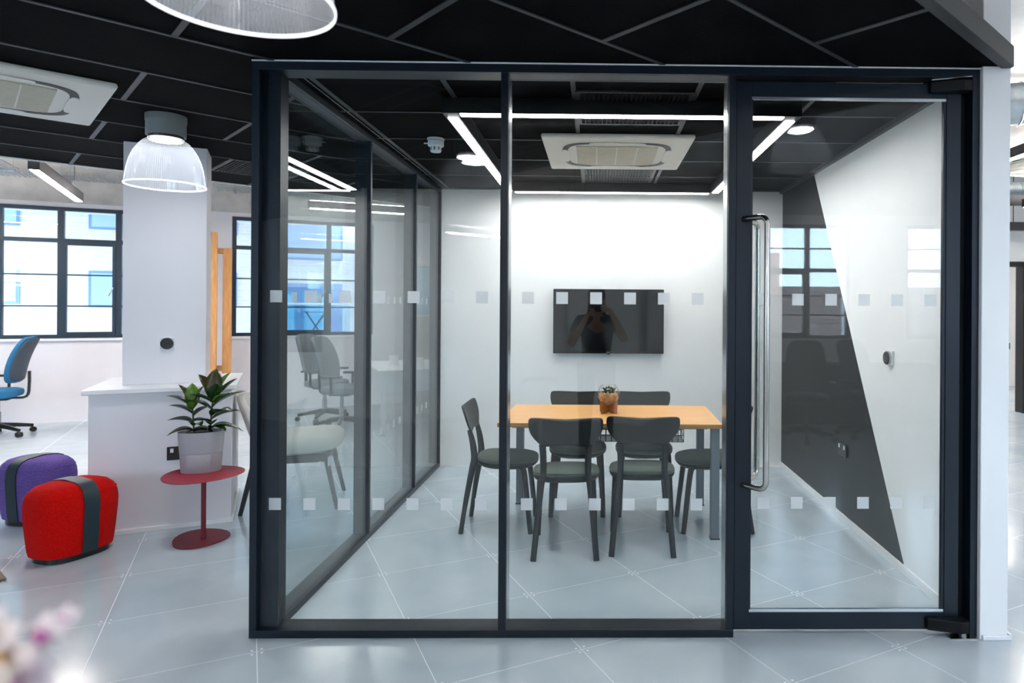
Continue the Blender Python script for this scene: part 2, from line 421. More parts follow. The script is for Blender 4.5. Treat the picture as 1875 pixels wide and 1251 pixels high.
# ------------------------------------------------------------------ glazed front: frame, panes
def pane(parent, d, dots=None, axis='x', face=None):
    p = box('glass_pane', M_GLASS, d, parent)
    if dots:
        for z in (1.486, .581):
            for a in dots:
                s = .026
                if axis == 'x': q = (a - s, a + s, d[2] - .0012, d[2] - .0002, z - s, z + s)
                else: q = (d[1] + .0002, d[1] + .0012, a - s, a + s, z - s, z + s)
                box('frosted_square', M_DOT, q, p)
    return p
FD = .112     # frame depth
wf = thing('wall_front', 'charcoal framed double glazed screen forming the front of the meeting room', 'glass wall', kind='structure')
fr = lambda n, d, bv=.0015, m=M_DARK: box(n, m, d, wf, bevel=bv)
fr('bottom_rail', (XLo, .608, YF, YF + FD, 0, .034))
fr('top_rail', (XLo, XR, YF, YF + FD, 2.470, 2.506))
fr('corner_post', (XLo, -1.469, YF, YF + FD, .034, 2.470))
box('corner_post', M_DARK, (-1.469, -1.392, YF + .035, YF + FD, .034, 2.470), wf, bevel=.0015)
fr('mullion', (-.423, -.391, YF, YF + FD, .034, 2.470))
fr('mullion', (.576, .608, YF, YF + FD, .034, 2.470))
for x0, x1 in ((-1.469, -.423), (-.391, .576)):
    nd = [(-1.396 + .149 * k) for k in range(7)] if x0 < -1 else [(-.301 + .149 * k) for k in range(6)]
    pane(wf, (x0, x1, YF + .012, YF + .020, .034, 2.470), nd)
    xa = -1.392 if x0 < -1 else x0
    pane(wf, (xa, x1, YF + .090, YF + .098, .034, 2.470))
box('bright_bead', M_ALU, (-.3905, -.3885, YF + .022, YF + FD, .034, 2.470), wf)
box('bright_bead', M_ALU, (.5735, .5755, YF + .022, YF + FD, .034, 2.470), wf)
o = box('trim_1', M_TRIM, (XLo, 1.69, YF - .004, YF + .02, 2.506, 2.5115)); tag(o, 'thin white shadow gap trim above the charcoal glass front', 'trim', kind='structure')

wl = thing('wall_left', 'charcoal framed glass side wall of the meeting room running to the back', 'glass wall', kind='structure')
fl2 = lambda n, d: box(n, M_DARK, d, wl, bevel=.0015)
Y0 = YF + FD
fl2('bottom_rail', (XLo, XL, Y0, YB, 0, .034)); fl2('top_rail', (XLo, XL, Y0, YB, 2.470, 2.506))
ys = [Y0, 4.215, 5.27, YB]
for y in ys[1:-1]: fl2('mullion', (XLo, XL, y - .014, y + .014, .034, 2.470))
fl2('end_post', (XLo, XL, YB - .022, YB, .034, 2.470))
for i in range(3):
    y0, y1 = ys[i] + (.014 if i else 0), ys[i + 1] - (.014 if i < 2 else .022)
    n = int((y1 - y0 - .06) / .149); st = (y0 + y1) / 2 - (n - 1) * .149 / 2
    pane(wl, (XL - .020, XL - .012, y0, y1, .034, 2.470))
    pane(wl, (XLo + .010, XLo + .018, y0, y1, .034, 2.470), [st + .149 * k for k in range(n)], 'y')

# ------------------------------------------------------------------ glass door
dr = thing('door_1', 'charcoal framed glass pivot door with long steel pull handles', 'door', kind='structure')
dx0, dx1, dy0, dy1, dz0, dz1 = .614, 1.618, YF + .028, YF + .075, .022, 2.452
gx0, gx1, gz0, gz1 = .683, 1.553, .098, 2.384
dd = lambda n, d, m=M_DARK: box(n, m, d, dr, bevel=.002)
dd('stile', (dx0, gx0, dy0, dy1, dz0, dz1)); dd('stile', (gx1, dx1, dy0, dy1, dz0, dz1))
dd('top_rail', (gx0, gx1, dy0, dy1, gz1, dz1)); dd('bottom_rail', (gx0, gx1, dy0, dy1, dz0, gz0))
dd('jamb', (1.654, 1.686, YF, YF + FD, 0, 2.470)); dd('door_stop', (1.62, 1.654, YF + .06, YF + FD, 0, 2.470), M_DARKI)
dd('head_stop', (.608, 1.654, YF + .076, YF + FD, 2.452, 2.470), M_DARKI)
gp = pane(dr, (gx0, gx1, dy0 + .012, dy0 + .020, gz0, gz1), [.747 + .1485 * k for k in range(6)])
pane(dr, (gx0, gx1, dy0 + .034, dy0 + .040, gz0, gz1))
g = MB()
for z0, z1 in ((gz0, gz0 + .012), (gz1 - .012, gz1)): g.box(gx0, gx1, dy0 + .004, dy0 + .012, z0, z1)
g.build('glazing_bead', M_ALU, dr)
g = MB()
for x0, x1 in ((gx0, gx0 + .006), (gx1 - .012, gx1)): g.box(x0, x1, dy0 + .004, dy0 + .012, gz0 + .012, gz1 - .012)
g.build('glazing_bead', M_DARK, dr)
def handle(sgn, xo, yo, yf):
    pts = []
    def arc(c, a0, a1, ax, az, r=.035, n=7):
        for i in range(n + 1):
            a = a0 + (a1 - a0) * i / n; pts.append((c[0] + r * math.cos(a) * ax[0], c[1] + r * math.cos(a) * ax[1], c[2] + r * math.sin(a) * az))
    P0 = Vector((.648, yf)); P1 = Vector((xo, yo)); d = (P1 - P0).normalized()
    zt, zb = 1.842, .665
    pts.append((P0.x, P0.y, zt)); e = P1 - d * .035
    arc((e.x, e.y, zt - .035), R(90), 0, (d.x, d.y), 1); arc((e.x, e.y, zb + .035), 0, R(-90), (d.x, d.y), 1)
    pts.append((P0.x, P0.y, zb))
    return MB().tube(pts, .0125, 14).build('pull_handle', M_STEEL, dr, smooth=True)
handle(1, .730, 2.88, dy0); handle(-1, .748, 3.125, dy1)
# pivot boxes and closer arm
def pivot(z0, z1):
    poly = [(1.470, dy0 - .002), (1.470, dy0 - .022), (1.60, dy0 - .062), (1.635, dy0 - .058), (1.645, dy0 - .035), (1.645, dy0 + .01), (1.618, dy0 - .002)]
    return MB().prism(poly, z0, z1).build('pivot_arm', M_DARKI, dr, bevel=.004)
pivot(.028, .080); pivot(2.405, 2.452)
MB().tube([(1.47, dy0 - .03, 2.458), (1.635, dy0 - .055, 2.468)], .004, 8).build('closer_arm', M_SILVER, dr)
box('closer_rail', M_SILVER, (1.05, 1.44, dy0 - .012, dy0 - .002, 2.444, 2.449), dr)
o = MB().box(1.56, 1.676, YF - .022, YF + .03, 0, .004).build('floor_plate', M_STEEL, dr)
MB().lathe([(.016, 0), (.016, .03)], 16, (1.622, dy0 - .03, .001)).build('pivot_pin', M_SILVER, dr)

# ------------------------------------------------------------------ window walls
def window_wall(name, label, O, ang, t0, t1, wins, thick=.35, m=M_WALL, winlab=(), sill=1.02, head=2.63, start=1, bars=(2.22, 1.80, 1.415)):
    root = thing(name, label, 'wall', (O[0], O[1], 0), ang, kind='structure')
    wm = MB(); ts = [t0] + [q for a in wins for q in (a[0], a[-1])] + [t1]
    for i in range(0, len(ts), 2): wm.box(ts[i], ts[i + 1], 0, thick, 0, SLAB)
    for a in wins:
        wm.box(a[0], a[-1], 0, thick, 0, sill); wm.box(a[0], a[-1], 0, thick, head, 2.70)
    wm.build('wall_face', m, root)
    cm = MB()
    for a in wins: cm.box(a[0], a[-1], 0, thick, 2.70, SLAB)
    cm.box(ts[0], ts[-1], -.02, 0, 2.68, SLAB)
    cm.build('lintel', M_CONC, root)
    for k, a in enumerate(wins):
        W = thing('window_%d' % (start + k), winlab[k], 'window', (O[0], O[1], 0), ang, kind='structure')
        y0, y1 = .05, .11
        MB().box(a[0] - .06, a[-1] + .06, -.035, .05, sill - .03, sill).build('window_sill', M_TRIM, W, bevel=.004)
        MB().box(a[0], a[-1], y0, y1, sill, sill + .045).build('frame', M_WIN, W); MB().box(a[0], a[-1], y0, y1, head - .045, head).build('frame', M_WIN, W)
        n = len(a)
        for i, t in enumerate(a):
            q = (t, t + .05) if i == 0 else ((t - .05, t) if i == n - 1 else (t - .032, t + .032))
            MB().box(q[0], q[1], y0, y1, sill + .045, head - .045).build('mullion', M_WIN, W)
        for i in range(n - 1):
            l = a[i] + (.05 if i == 0 else .032); r = a[i + 1] - (.05 if i == n - 2 else .032)
            MB().box(l, r, y0, y1, bars[0] - .025, bars[0] + .025).build('transom', M_WIN, W)
            zz = [sill + .045, bars[2], bars[1], bars[0] - .025]
            if len(bars) > 3: zz2 = [bars[0] + .025, bars[3], head - .045]
            else: zz2 = [bars[0] + .025, head - .045]
            if i == (n - 1) // 2 and n > 2:      # opening casement
                c = MB().box(l, l + .03, y0 - .012, y1 - .02, zz[0], zz[-1]).box(r - .03, r, y0 - .012, y1 - .02, zz[0], zz[-1])
                c.box(l + .03, r - .03, y0 - .012, y1 - .02, zz[0], zz[0] + .03).box(l + .03, r - .03, y0 - .012, y1 - .02, zz[-1] - .03, zz[-1])
                cs = c.build('casement', M_WIN, W)
                MB().tube([(r - .015, y0 - .012, 1.66), (r - .015, y0 - .045, 1.65), (r - .06, y0 - .055, 1.545)], .009, 8).build('handle', M_SILVER, cs, smooth=True)
            for zr in (zz, zz2):
                for j, z in enumerate(zr[1:-1]): MB().box(l, r, y0 + .01, y1 - .01, z - .009, z + .009).build('glazing_bar', M_WIN, W)
                for j in range(len(zr) - 1):
                    MB().box(l, r, y0 + .028, y0 + .033, zr[j] + (.009 if j else 0), zr[j + 1] - (.009 if j < len(zr) - 2 else 0)).build('pane', M_GLASSW, W)
        # daylight portal in the reveal
        ld = bpy.data.lights.new('daylight_portal', 'AREA'); ld.shape = 'RECTANGLE'; ld.size = a[-1] - a[0]; ld.size_y = head - sill
        ld.cycles.is_portal = True
        lo = bpy.data.objects.new('daylight_portal', ld); C.objects.link(lo); lo.parent = W
        lo.location = ((a[0] + a[-1]) / 2, .20, (sill + head) / 2); lo.rotation_euler = (R(-90), 0, 0)
    return root
WA = R(25); WO = (-6.54, 8.33)
window_wall('wall_window', 'white window wall behind the desks with raw concrete above the glazing', WO, WA, -6.0, 9.0,
            [(-4.8, -4.22, -3.64, -3.06, -2.48), (-1.18, -.6, -.015, .57, 1.15), (1.825, 2.43, 3.03, 3.63)], m=M_WALLC,
            winlab=('dark framed window at the far left end of the office', 'dark steel framed window left of the white column', 'dark steel framed window between timber frame and desk'))
window_wall('wall_rear', 'white rear wall with dark windows mirrored in the glass door', (0, -2.9), R(180), -9.6, 12.6,
            [(-8.6, -8.0, -7.4, -6.8), (-5.83, -5.26, -4.69, -4.12), (-3.38, -2.81, -2.24), (4.9, 5.5, 6.1, 6.7), (7.4, 8.0, 8.6, 9.2)], start=4, sill=1.04, head=2.56, bars=(1.95, 1.61, 1.35, 2.24),
            winlab=('rear window at the far right corner behind the camera', 'rear window mirrored at the right edge of the glass door', 'rear window mirrored over the black wall wedge', 'rear window behind the camera on the left, nearer one', 'rear window behind the camera on the left, farther one'))
o = box('wall_west', M_WALLC, (-12.8, -12.5, -3.2, 6.5, 0, SLAB)); tag(o, 'plain white far left wall of the open office', 'wall', kind='structure')
o = box('wall_east', M_WALL, (9.5, 9.8, -3.2, 15, 0, SLAB)); tag(o, 'plain white far right wall of the corridor', 'wall', kind='structure')

# ------------------------------------------------------------------ column on its plinth
PA = R(25)
col = thing('column', 'white square column on a boxed plinth with a wide white ledge', 'column', (-3.147, 4.168, 0), PA, kind='structure')
MB().box(.03, .805, .03, .85, 0, .885).build('plinth', M_WALLC, col, bevel=.003)
MB().box(0, .835, 0, .88, .885, .915).build('ledge', M_TRIM, col, bevel=.004)
MB().box(.165, .638, .24, .56, .915, SLAB).build('shaft', M_WALLC, col, bevel=.004)
MB().box(.018, .817, .018, .862, 0, .03).build('skirting', M_TRIM, col, bevel=.003)

# ------------------------------------------------------------------ corridor wall on the right
cw = thing('wall_corridor', 'white corridor wall with a black framed doorway far right', 'wall', kind='structure')
MB().box(1.81, 4.9, 9.3, 9.42, 0, SLAB).box(5.95, 9.5, 9.3, 9.42, 0, SLAB).box(4.9, 5.95, 9.3, 9.42, 2.104, SLAB).build('wall_face', M_WALL, cw)
for d in ((5.925, 5.985, 9.27, 9.44, 0, 2.104), (4.87, 4.93, 9.27, 9.44, 0, 2.104), (4.87, 5.985, 9.27, 9.44, 2.04, 2.108)):
    box('door_frame', M_BLACKP, d, cw)
o = box('wall_far', M_WALL, (1.81, 9.5, 12.6, 12.75, 0, SLAB)); tag(o, 'bright white wall seen through the corridor doorway', 'wall', kind='structure')

# ================================================================== MEETING TABLE
tb = thing('meeting_table', 'rectangular honey wood meeting table on grey metal legs in the glass room', 'table', (.095, 4.59, 0), R(-1.5))
MB().box(-.7, .7, -.4, .4, .694, .7195).build('tabletop', M_OAKE, tb)
MB().box(-.7, .7, -.4, .4, .7195, .7205).build('laminate', M_OAK, tb)
for sx in (-1, 1):
    for sy in (-1, 1):
        MB().box(sx * .66 - .027, sx * .66 + .027, sy * .36 - .027, sy * .36 + .027, 0.004, .694).build('leg', M_LEG, tb, bevel=.004)
        MB().box(sx * .66 - .03, sx * .66 + .03, sy * .36 - .03, sy * .36 + .03, 0, .008).build('foot', M_BLACKP, tb)
for sy in (-1, 1): MB().box(-.633, .633, sy * .22 - .012, sy * .22 + .012, .66, .694).build('under_rail', M_LEG, tb)
wt = MB()
x0, x1, y0, y1, z0, z1 = -.10, .49, -.12, .08, .555, .64
n = 17
for i in range(n):
    x = x0 + (x1 - x0) * i / (n - 1)
    wt.tube([(x, y0, z1), (x, y0, z0), (x, y1, z0), (x, y1, z1)],   .003, 5)
for z in (z0, (z0 + z1) / 2, z1):
    wt.tube([(x0, y0, z), (x1, y0, z), (x1, y1, z), (x0, y1, z)],   .003, 5, closed=True)
for j in range(1, 5): wt.tube([(x0, y0 + (y1 - y0) * j / 5, z0), (x1, y0 + (y1 - y0) * j / 5, z0)],   .003, 5)
for x in (x0, x1): wt.tube([(x, 0, z0), (x, 0, .70)], .003, 5)
wt.build('cable_tray', M_WIRE, tb)

# ================================================================== MEETING CHAIRS
def superellipse(a, b, n=28, e=3.2, cx=0, cy=0):
    out = []
    for i in range(n):
        t = 2 * math.pi * i / n; c_, s_ = math.cos(t), math.sin(t)
        out.append((cx + a * math.copysign(abs(c_) ** (2 / e), c_), cy + b * math.copysign(abs(s_) ** (2 / e), s_)))
    return out
def stack(mb, rings):
    """skin closed rings of equal length"""
    n = len(rings[0]); vs = [p for r in rings for p in r]
    fs = [(i * n + j, i * n + (j + 1) % n, (i + 1) * n + (j + 1) % n, (i + 1) * n + j) for i in range(len(rings) - 1) for j in range(n)]
    fs += [list(range(n))[::-1], list(range((len(rings) - 1) * n, len(rings) * n))]
    return mb.add(vs, fs)
def smooth_path(pts, n=5):
    """Catmull-Rom through points"""
    P = [Vector(p) for p in pts]; P = [P[0] * 2 - P[1]] + P + [P[-1] * 2 - P[-2]]; out = []
    for i in range(1, len(P) - 2):
        for k in range(n):
            t = k / n; a, b, c_, d = P[i - 1:i + 3]
            out.append(.5 * ((2 * b) + (c_ - a) * t + (2 * a - 5 * b + 4 * c_ - d) * t * t + (3 * b - a - 3 * c_ + d) * t ** 3))
    out.append(P[-2]); return out
def make_chair():
    t = thing('meeting_chair', '', 'chair')
    # backrest: curved, flared plate
    rows = [(.800, .200), (.790, .213), (.760, .218), (.725, .213), (.695, .197), (.668, .168), (.650, .148), (.632, .138)]
    N = 14; fr_, bk = [], []
    def yb(x, z): return -.165 - .07 * ((z - .60) / .2) + .55 * x * x
    for z, wd in rows:
        a, b = [], []
        for i in range(N + 1):
            x = wd * (-1 + 2 * i / N); zz = z + (.018 * (x / .2) ** 2 * max(0, (z - .66) / .14)) + (.022 * (1 - (x / .14) ** 2) if z < .64 else 0)
            a.append((x, yb(x, z) + .008, zz)); b.append((x, yb(x, z) - .008, zz))
        fr_.append(a); bk.append(b)
    m = MB(); rings = []
    for i in range(len(rows)): rings.append(fr_[i] + bk[i][::-1])
    stack(m, rings); m.build('backrest', M_CHAIR, t, smooth=True, sub=1)
    for sx in (-1, 1):
        m = MB()
        pth = smooth_path([(sx * .134, -.178, .650), (sx * .130, -.158, .57), (sx * .131, -.146, .47), (sx * .142, -.158, .40), (sx * .160, -.19, .22), (sx * .180, -.222, .0)], 4)
        k = len(pth); m.tube(pth, [.0205 - .003 * i / k for i in range(k)], 10, up0=(1, 0, 0), ry=[.015 + .007 * math.sin(math.pi * min(1, i / k * 1.2)) for i in range(k)])
        m.build('leg', M_CHAIR, t, smooth=True)
        m = MB()
        pth = smooth_path([(sx * .158, .16, .425), (sx * .163, .178, .38), (sx * .172, .20, .2), (sx * .180, .222, .0)], 4)
        k = len(pth); m.tube(pth, [.0235 - .006 * i / k for i in range(k)], 10, up0=(1, 0, 0), ry=[.020 - .004 * i / k for i in range(k)])
        m.build('leg', M_CHAIR, t, smooth=True)
    def ring(a, b, z, cy): return [(p[0], p[1], z + .012 * ((p[1] - cy) / b) ** 2 * (1 if p[1] < cy else -.6)) for p in superellipse(a, b, 32, 2.7, 0, cy)]
    m = MB(); stack(m, [ring(.165, .165, .405, .045), ring(.192, .19, .418, .05), ring(.202, .20, .435, .055), ring(.20, .198, .442, .055)])
    m.build('seat_shell', M_CHAIR, t, smooth=True)
    m = MB(); stack(m, [ring(.196, .193, .440, .057), ring(.203, .199, .450, .057), ring(.198, .195, .462, .057), ring(.175, .172, .470, .057), ring(.11, .11, .473, .057)])
    m.build('seat_pad', M_PAD, t, smooth=True, label='grey green felt seat pad')
    return t
ch = make_chair()
spots = [(-.178, 4.062, R(1.5), 'charcoal chair with its back to the glass, left of the near pair'),
         (.283, 4.118, R(-2.5), 'charcoal chair with its back to the glass, right of the near pair'),
         (-.635, 4.48, R(-90), 'charcoal chair at the left end of the meeting table'),
         (.785, 4.48, R(90), 'charcoal chair at the right end of the table beside the door'),
         (-.128, 4.86, R(180), 'charcoal chair behind the table, left one below the television'),
         (.342, 4.86, R(180), 'charcoal chair behind the table, right one below the television')]
for i, (x, y, rz, lab) in enumerate(spots):
    o = ch if i == 0 else copy_tree(ch)
    o.location = (x, y, 0); o.rotation_euler = (0, 0, rz); o['label'] = lab; o['group'] = 'chairs around the meeting table'

# ================================================================== TERRARIUM
tr = thing('terrarium', 'round glass terrarium of tan pebbles and succulents on an amber wooden stand', 'terrarium', (.085, 4.62, .7205), R(48))
for a in (0, 90):
    m = MB(); m.X = Matrix.Rotation(R(a), 4, 'Z')
    pr = [(-.074, 0), (-.03, 0), (0, .010), (.03, 0), (.074, 0), (.080, .088)] + [(.078 * math.cos(R(q)) , .132 + .078 * math.sin(R(q))) for q in range(-34, -147, -14)] + [(-.080, .088)]
    m.prism(pr, -.004, .004, 'y'); m.build('stand', M_PLY, tr)
cz = .132
prof = [(.0765 * math.sin(R(a)), cz - .0765 * math.cos(R(a))) for a in range(4, 146, 7)]
pin = [(.073 * math.sin(R(a)), cz - .073 * math.cos(R(a))) for a in range(145, 3, -7)]
MB().lathe(prof + pin, 40, cap=True).build('glass_bowl', M_BOWL, tr, smooth=True)
MB().lathe([(.0635 * math.sin(R(a)), cz - .0635 * math.cos(R(a))) for a in range(3, 90, 8)] + [(.06, cz), (.002, cz + .001)], 28).build('gravel_bed', M_PEB, tr, smooth=True)
base = MB().sphere((0, 0, 0), 1, 1, .75, 8, 5).mesh('pebble', M_PEB, True)
for i in range(150):
    z = random.uniform(-.068, .002); rr = math.sqrt(max(0, .066 ** 2 - z * z)); q = random.uniform(0, 6.283)
    k = rr * (1 if i < 95 else random.uniform(0, 1)) ; z = z if i < 95 else random.uniform(-.01, .006)
    if i >= 95: k = random.uniform(0, .06)
    o = bpy.data.objects.new('pebble', base); C.objects.link(o); o.parent = tr
    s_ = random.uniform(.006, .0105); o.location = (k * math.cos(q), k * math.sin(q), cz + z); o.scale = (s_, s_ * random.uniform(.7, 1), s_ * .9)
    o.rotation_euler = (random.uniform(0, 3), random.uniform(0, 3), 0)
leafm = MB().sphere((0, 0, .5), .22, .16, .5, 8, 8).mesh('succulent_leaf', M_SUCC, True)
for cx, cy_, hh, nn in ((-.03, .0, .04, 7), (.0, .02, .05, 8), (.025, -.01, .045, 7), (.01, -.03, .03, 6), (-.02, -.03, .03, 6)):
    for i in range(nn):
        o = bpy.data.objects.new('succulent_leaf', leafm); C.objects.link(o); o.parent = tr
        o.location = (cx, cy_, cz + .002); o.scale = (.035, .035, hh * random.uniform(.8, 1.2)); o.rotation_euler = (random.uniform(.1, .6), 0, i * 6.283 / nn + random.uniform(-.3, .3))

# ================================================================== TELEVISION
tv = thing('television', 'black flat wall television hung on the white end wall', 'television', (.107, YB, 1.317))
MB().box(-.495, .495, -.075, -.035, -.288, .288).build('casing', M_TVB, tv, bevel=.004)
MB().box(-.487, .487, -.0765, -.0745, -.270, .281).build('screen', M_SCREEN, tv)
MB().box(-.487, .487, -.0768, -.0745, -.286, -.2715).build('chin_strip', M_TVB, tv)
MB().box(-.012, .012, -.0775, -.0768, -.2835, -.2745).build('logo', M_SILVER, tv)
MB().box(-.012, .012, -.08, -.06, -.296, -.2875).build('sensor', M_TVB, tv)
MB().box(-.2, .2, -.035, -.0005, -.12, .12).build('wall_bracket', M_BLACKP, tv)

# ================================================================== CEILING FITTINGS
def led_frame():
    t = thing('ceiling_light', 'black rectangular LED light frame below the meeting room ceiling', 'ceiling light', (0, 0, 0))
    x0, x1, y0, y1, zb, zt, wd = -.795, 1.05, 3.445, 5.86, 2.432, 2.511, .075
    for d in ((x0, x1, y0, y0 + wd), (x0, x1, y1 - wd, y1), (x0, x0 + wd, y0 + wd, y1 - wd), (x1 - wd, x1, y0 + wd, y1 - wd)):
        MB().box(*d, zb, zt).build('housing', M_BLACKP, t, bevel=.002)
    e = .012; g = .09
    for d in ((x0 + g, x1 - g, y0 + e, y0 + wd - e), (x0 + g, x1 - g, y1 - wd + e, y1 - e), (x0 + e, x0 + wd - e, y0 + g, y1 - g), (x1 - wd + e, x1 - e, y0 + g, y1 - g)):
        MB().box(*d, zb - .003, zb + .001).build('diffuser', E_ROOM, t)
    return t
led_frame()
def cassette(loc, rz, s, label):
    t = thing('air_conditioner', label, 'air conditioner', loc, rz); h = s / 2
    MB().prism([(-h, -h), (h, -h), (h, h), (-h, h)], -.03, 0).build('panel', M_ACW, t, bevel=.012)
    MB().box(-h + .21, h - .21, -h + .21, h - .21, -.037, -.030).build('intake_grille', M_ACG, t, bevel=.003)
    g = MB()
    for i in range(1, 4): g.box(-h + .21 + i * (s - .42) / 4 - .004, -h + .21 + i * (s - .42) / 4 + .004, -h + .212, h - .212, -.039, -.037)
    g.build('grille_rib', M_ACW, t)
    # rounded slot round the intake with four vanes
    rr = superellipse(h - .115, h - .115, 64, 4.5); ri = superellipse(h - .15, h - .15, 64, 4.5)
    m = MB(); n = 64
    m.add([(x, y, -.0305) for x, y in rr] + [(x, y, -.0305) for x, y in ri] + [(x, y, -.0325) for x, y in rr] + [(x, y, -.0325) for x, y in ri],
          [(i, (i + 1) % n, n + (i + 1) % n, n + i) for i in range(n)] + [(2 * n + i, 2 * n + (i + 1) % n, 3 * n + (i + 1) % n, 3 * n + i) for i in range(n)]
          + [(i, (i + 1) % n, 2 * n + (i + 1) % n, 2 * n + i) for i in range(n)] + [(n + i, n + (i + 1) % n, 3 * n + (i + 1) % n, 3 * n + i) for i in range(n)])
    m.build('air_slot', M_ACS, t)
    for k in range(4):
        m = MB(); m.X = Matrix.Rotation(R(90 * k), 4, 'Z')
        m.prism(superellipse(.18, .024, 24, 3, 0, -h + .132), -.037, -.0325); m.build('vane', M_ACW, t)
    return t
cassette((.127, 4.604, H), 0, .95, 'white four way air conditioner in the meeting room ceiling')
cx, cyy = cu2w(.075, 4.455)
cassette((cx, cyy, H), CA, .95, 'white four way air conditioner in the raft above the stools')
def diffuser(loc, rz, s, label, depth=.02):
    t = thing('air_vent', label, 'air vent', loc, rz); h = s / 2
    for d in ((-h, h, -h, -h + .025), (-h, h, h - .025, h), (-h, -h + .025, -h + .025, h - .025), (h - .025, h, -h + .025, h - .025)):
        MB().box(*d, -.008, 0).build('frame', M_GRID, t)
    MB().box(-h + .025, h - .025, -h + .025, h - .025, -.001, 0).build('backing', M_DARKI, t)
    n = 22; sl = MB().box(-.004, .004, -h + .025, h - .025, -.012, -.001).build('slat', M_DARKI, t)
    for i in range(n):
        o = sl if i == 0 else inst(sl, t)
        o.location = (-h + .05 + i * (s - .1) / (n - 1), 0, 0); o.rotation_euler = (0, R(25), 0)
    return t
diffuser((.185, 3.61, H), 0, .60, 'black slatted air vent over the front of the LED light frame')
diffuser((.165, 5.435, H), 0, .58, 'black slatted air vent between air conditioner and end wall')
vx, vy = cu2w(1.71, 5.715)
diffuser((vx, vy, H), CA, .58, 'slatted air vent in the raft behind the white column')
sd = thing('smoke_detector', 'white smoke detector on the meeting room ceiling near the side glass', 'smoke detector', (-1.03, 4.307, H))
MB().lathe([(.052, -.012), (.055, -.006), (.055, 0)], 28).build('base', M_WHITEP, sd, smooth=True)
MB().lathe([(.046, -.05), (.050, -.045), (.050, -.016), (.046, -.013)], 28).build('body', M_WHITEP, sd, smooth=True)
MB().lathe([(.030, -.086), (.034, -.08), (.034, -.052), (.04, -.05)], 28).build('sensor_head', M_WHITEP, sd, smooth=True)
for k in range(8):
    m = MB(); m.X = Matrix.Rotation(R(45 * k), 4, 'Z'); m.box(.0335, .0355, -.006, .006, -.078, -.056); m.build('vent_slot', M_CONEG, sd)
MB().tube([(-.05, 0, -.03), (-.075, 0, -.03)], .004, 6).build('indicator', M_WHITEP, sd)

# ------------------------------------------------------------------ prismatic pendants
def pendant(loc, D, label, top, power=LAMP_W):
    """loc = rim centre; top = height above rim where the mount ends"""
    t = thing('pendant_lamp', label, 'pendant lamp', loc, group='prismatic dome lamps'); r = D / 2
    Hd = D * .68
    prof = [(r, 0), (r * .985, Hd * .08), (r * .965, Hd * .2), (r * .93, Hd * .36), (r * .875, Hd * .52), (r * .79, Hd * .68), (r * .68, Hd * .81), (r * .56, Hd * .91), (r * .45, Hd * .97), (r * .42, Hd)]
    MB().lathe(prof, 480, cap=False, rib=.006, nrib=120).build('dome', M_PRISM, t, smooth=False)
    MB().lathe([(r * .995, -.004), (r * 1.018, -.004), (r * 1.02, .003), (r * 1.0, .006), (r * .995, -.004)], 96, cap=False).build('rim', M_RIM, t, smooth=True)
    MB().lathe([(r * .44, Hd - .004), (r * .45, Hd + .012), (r * .02, Hd + .014)], 48).build('collar', M_BLACKP, t, smooth=True)
    MB().lathe([(r * .50, Hd + .010), (r * .50, Hd + .09)], 48).build('gear_box', M_CONEG, t, smooth=True)
    MB().lathe([(r * .515, Hd + .09), (r * .515, Hd + .165)], 48).build('gear_box', M_CONEG, t, smooth=True)
    if top > Hd + .166: MB().lathe([(.012, Hd + .165), (.012, top)], 12).build('stem', M_CONEG, t, smooth=True)
    MB().lathe([(.002, -.004), (r * .40, -.004), (r * .40, .0)], 32, (0, 0, Hd - .012)).build('lamp', E_BULB, t, smooth=True)
    ld = bpy.data.lights.new('bulb_light', 'AREA'); ld.shape = 'DISK'; ld.size = r * .8; ld.energy = power; ld.color = (.97, .98, 1)
    lo = bpy.data.objects.new('bulb_light', ld); C.objects.link(lo); lo.parent = t; lo.location = (0, 0, Hd - .022)
    return t
pendant((-2.44, 3.85, 2.118), .395, 'clear ribbed dome pendant lamp in front of the white column', H - 2.118)
pendant((-.825, 1.56, 2.147), .41, 'clear ribbed dome pendant lamp at the top, cut by the frame', H - 2.147)
pendant((1.37, 1.47, 2.40), .395, 'clear ribbed dome lamp seen only mirrored in the glass door', SLAB - 2.40)

def led_bar(p0, p1, z, label, drop=None, wd=.07, hh=.09, up=True, group='linear office lights'):
    p0 = Vector(p0); p1 = Vector(p1); L_ = (p1 - p0).length; a = math.atan2(p1.y - p0.y, p1.x - p0.x)
    t = thing('linear_light', label, 'ceiling light', (p0.x, p0.y, z), a, group)
    MB().box(0, L_, -wd / 2, wd / 2, .003, hh).build('housing', M_FASCIA, t, bevel=.002)
    MB().box(.02, L_ - .02, -wd / 2 + .008, wd / 2 - .008, 0, .004).build('diffuser', E_BAR, t)
    if up: MB().box(.02, L_ - .02, -wd / 2 + .008, wd / 2 - .008, hh - .001, hh + .002).build('diffuser', E_BAR, t)  # upward glow, added to brighten the soffit above the bar
    for x in (.25, L_ - .25): MB().tube([(x, 0, hh), (x, 0, (drop or SLAB) - z)], .003, 6).build('hanging_wire', M_WIRE, t)
    return t
led_bar((-4.23, 5.125), (-5.11, 6.73), 2.45, 'slim grey linear light hanging left of the column near the windows')
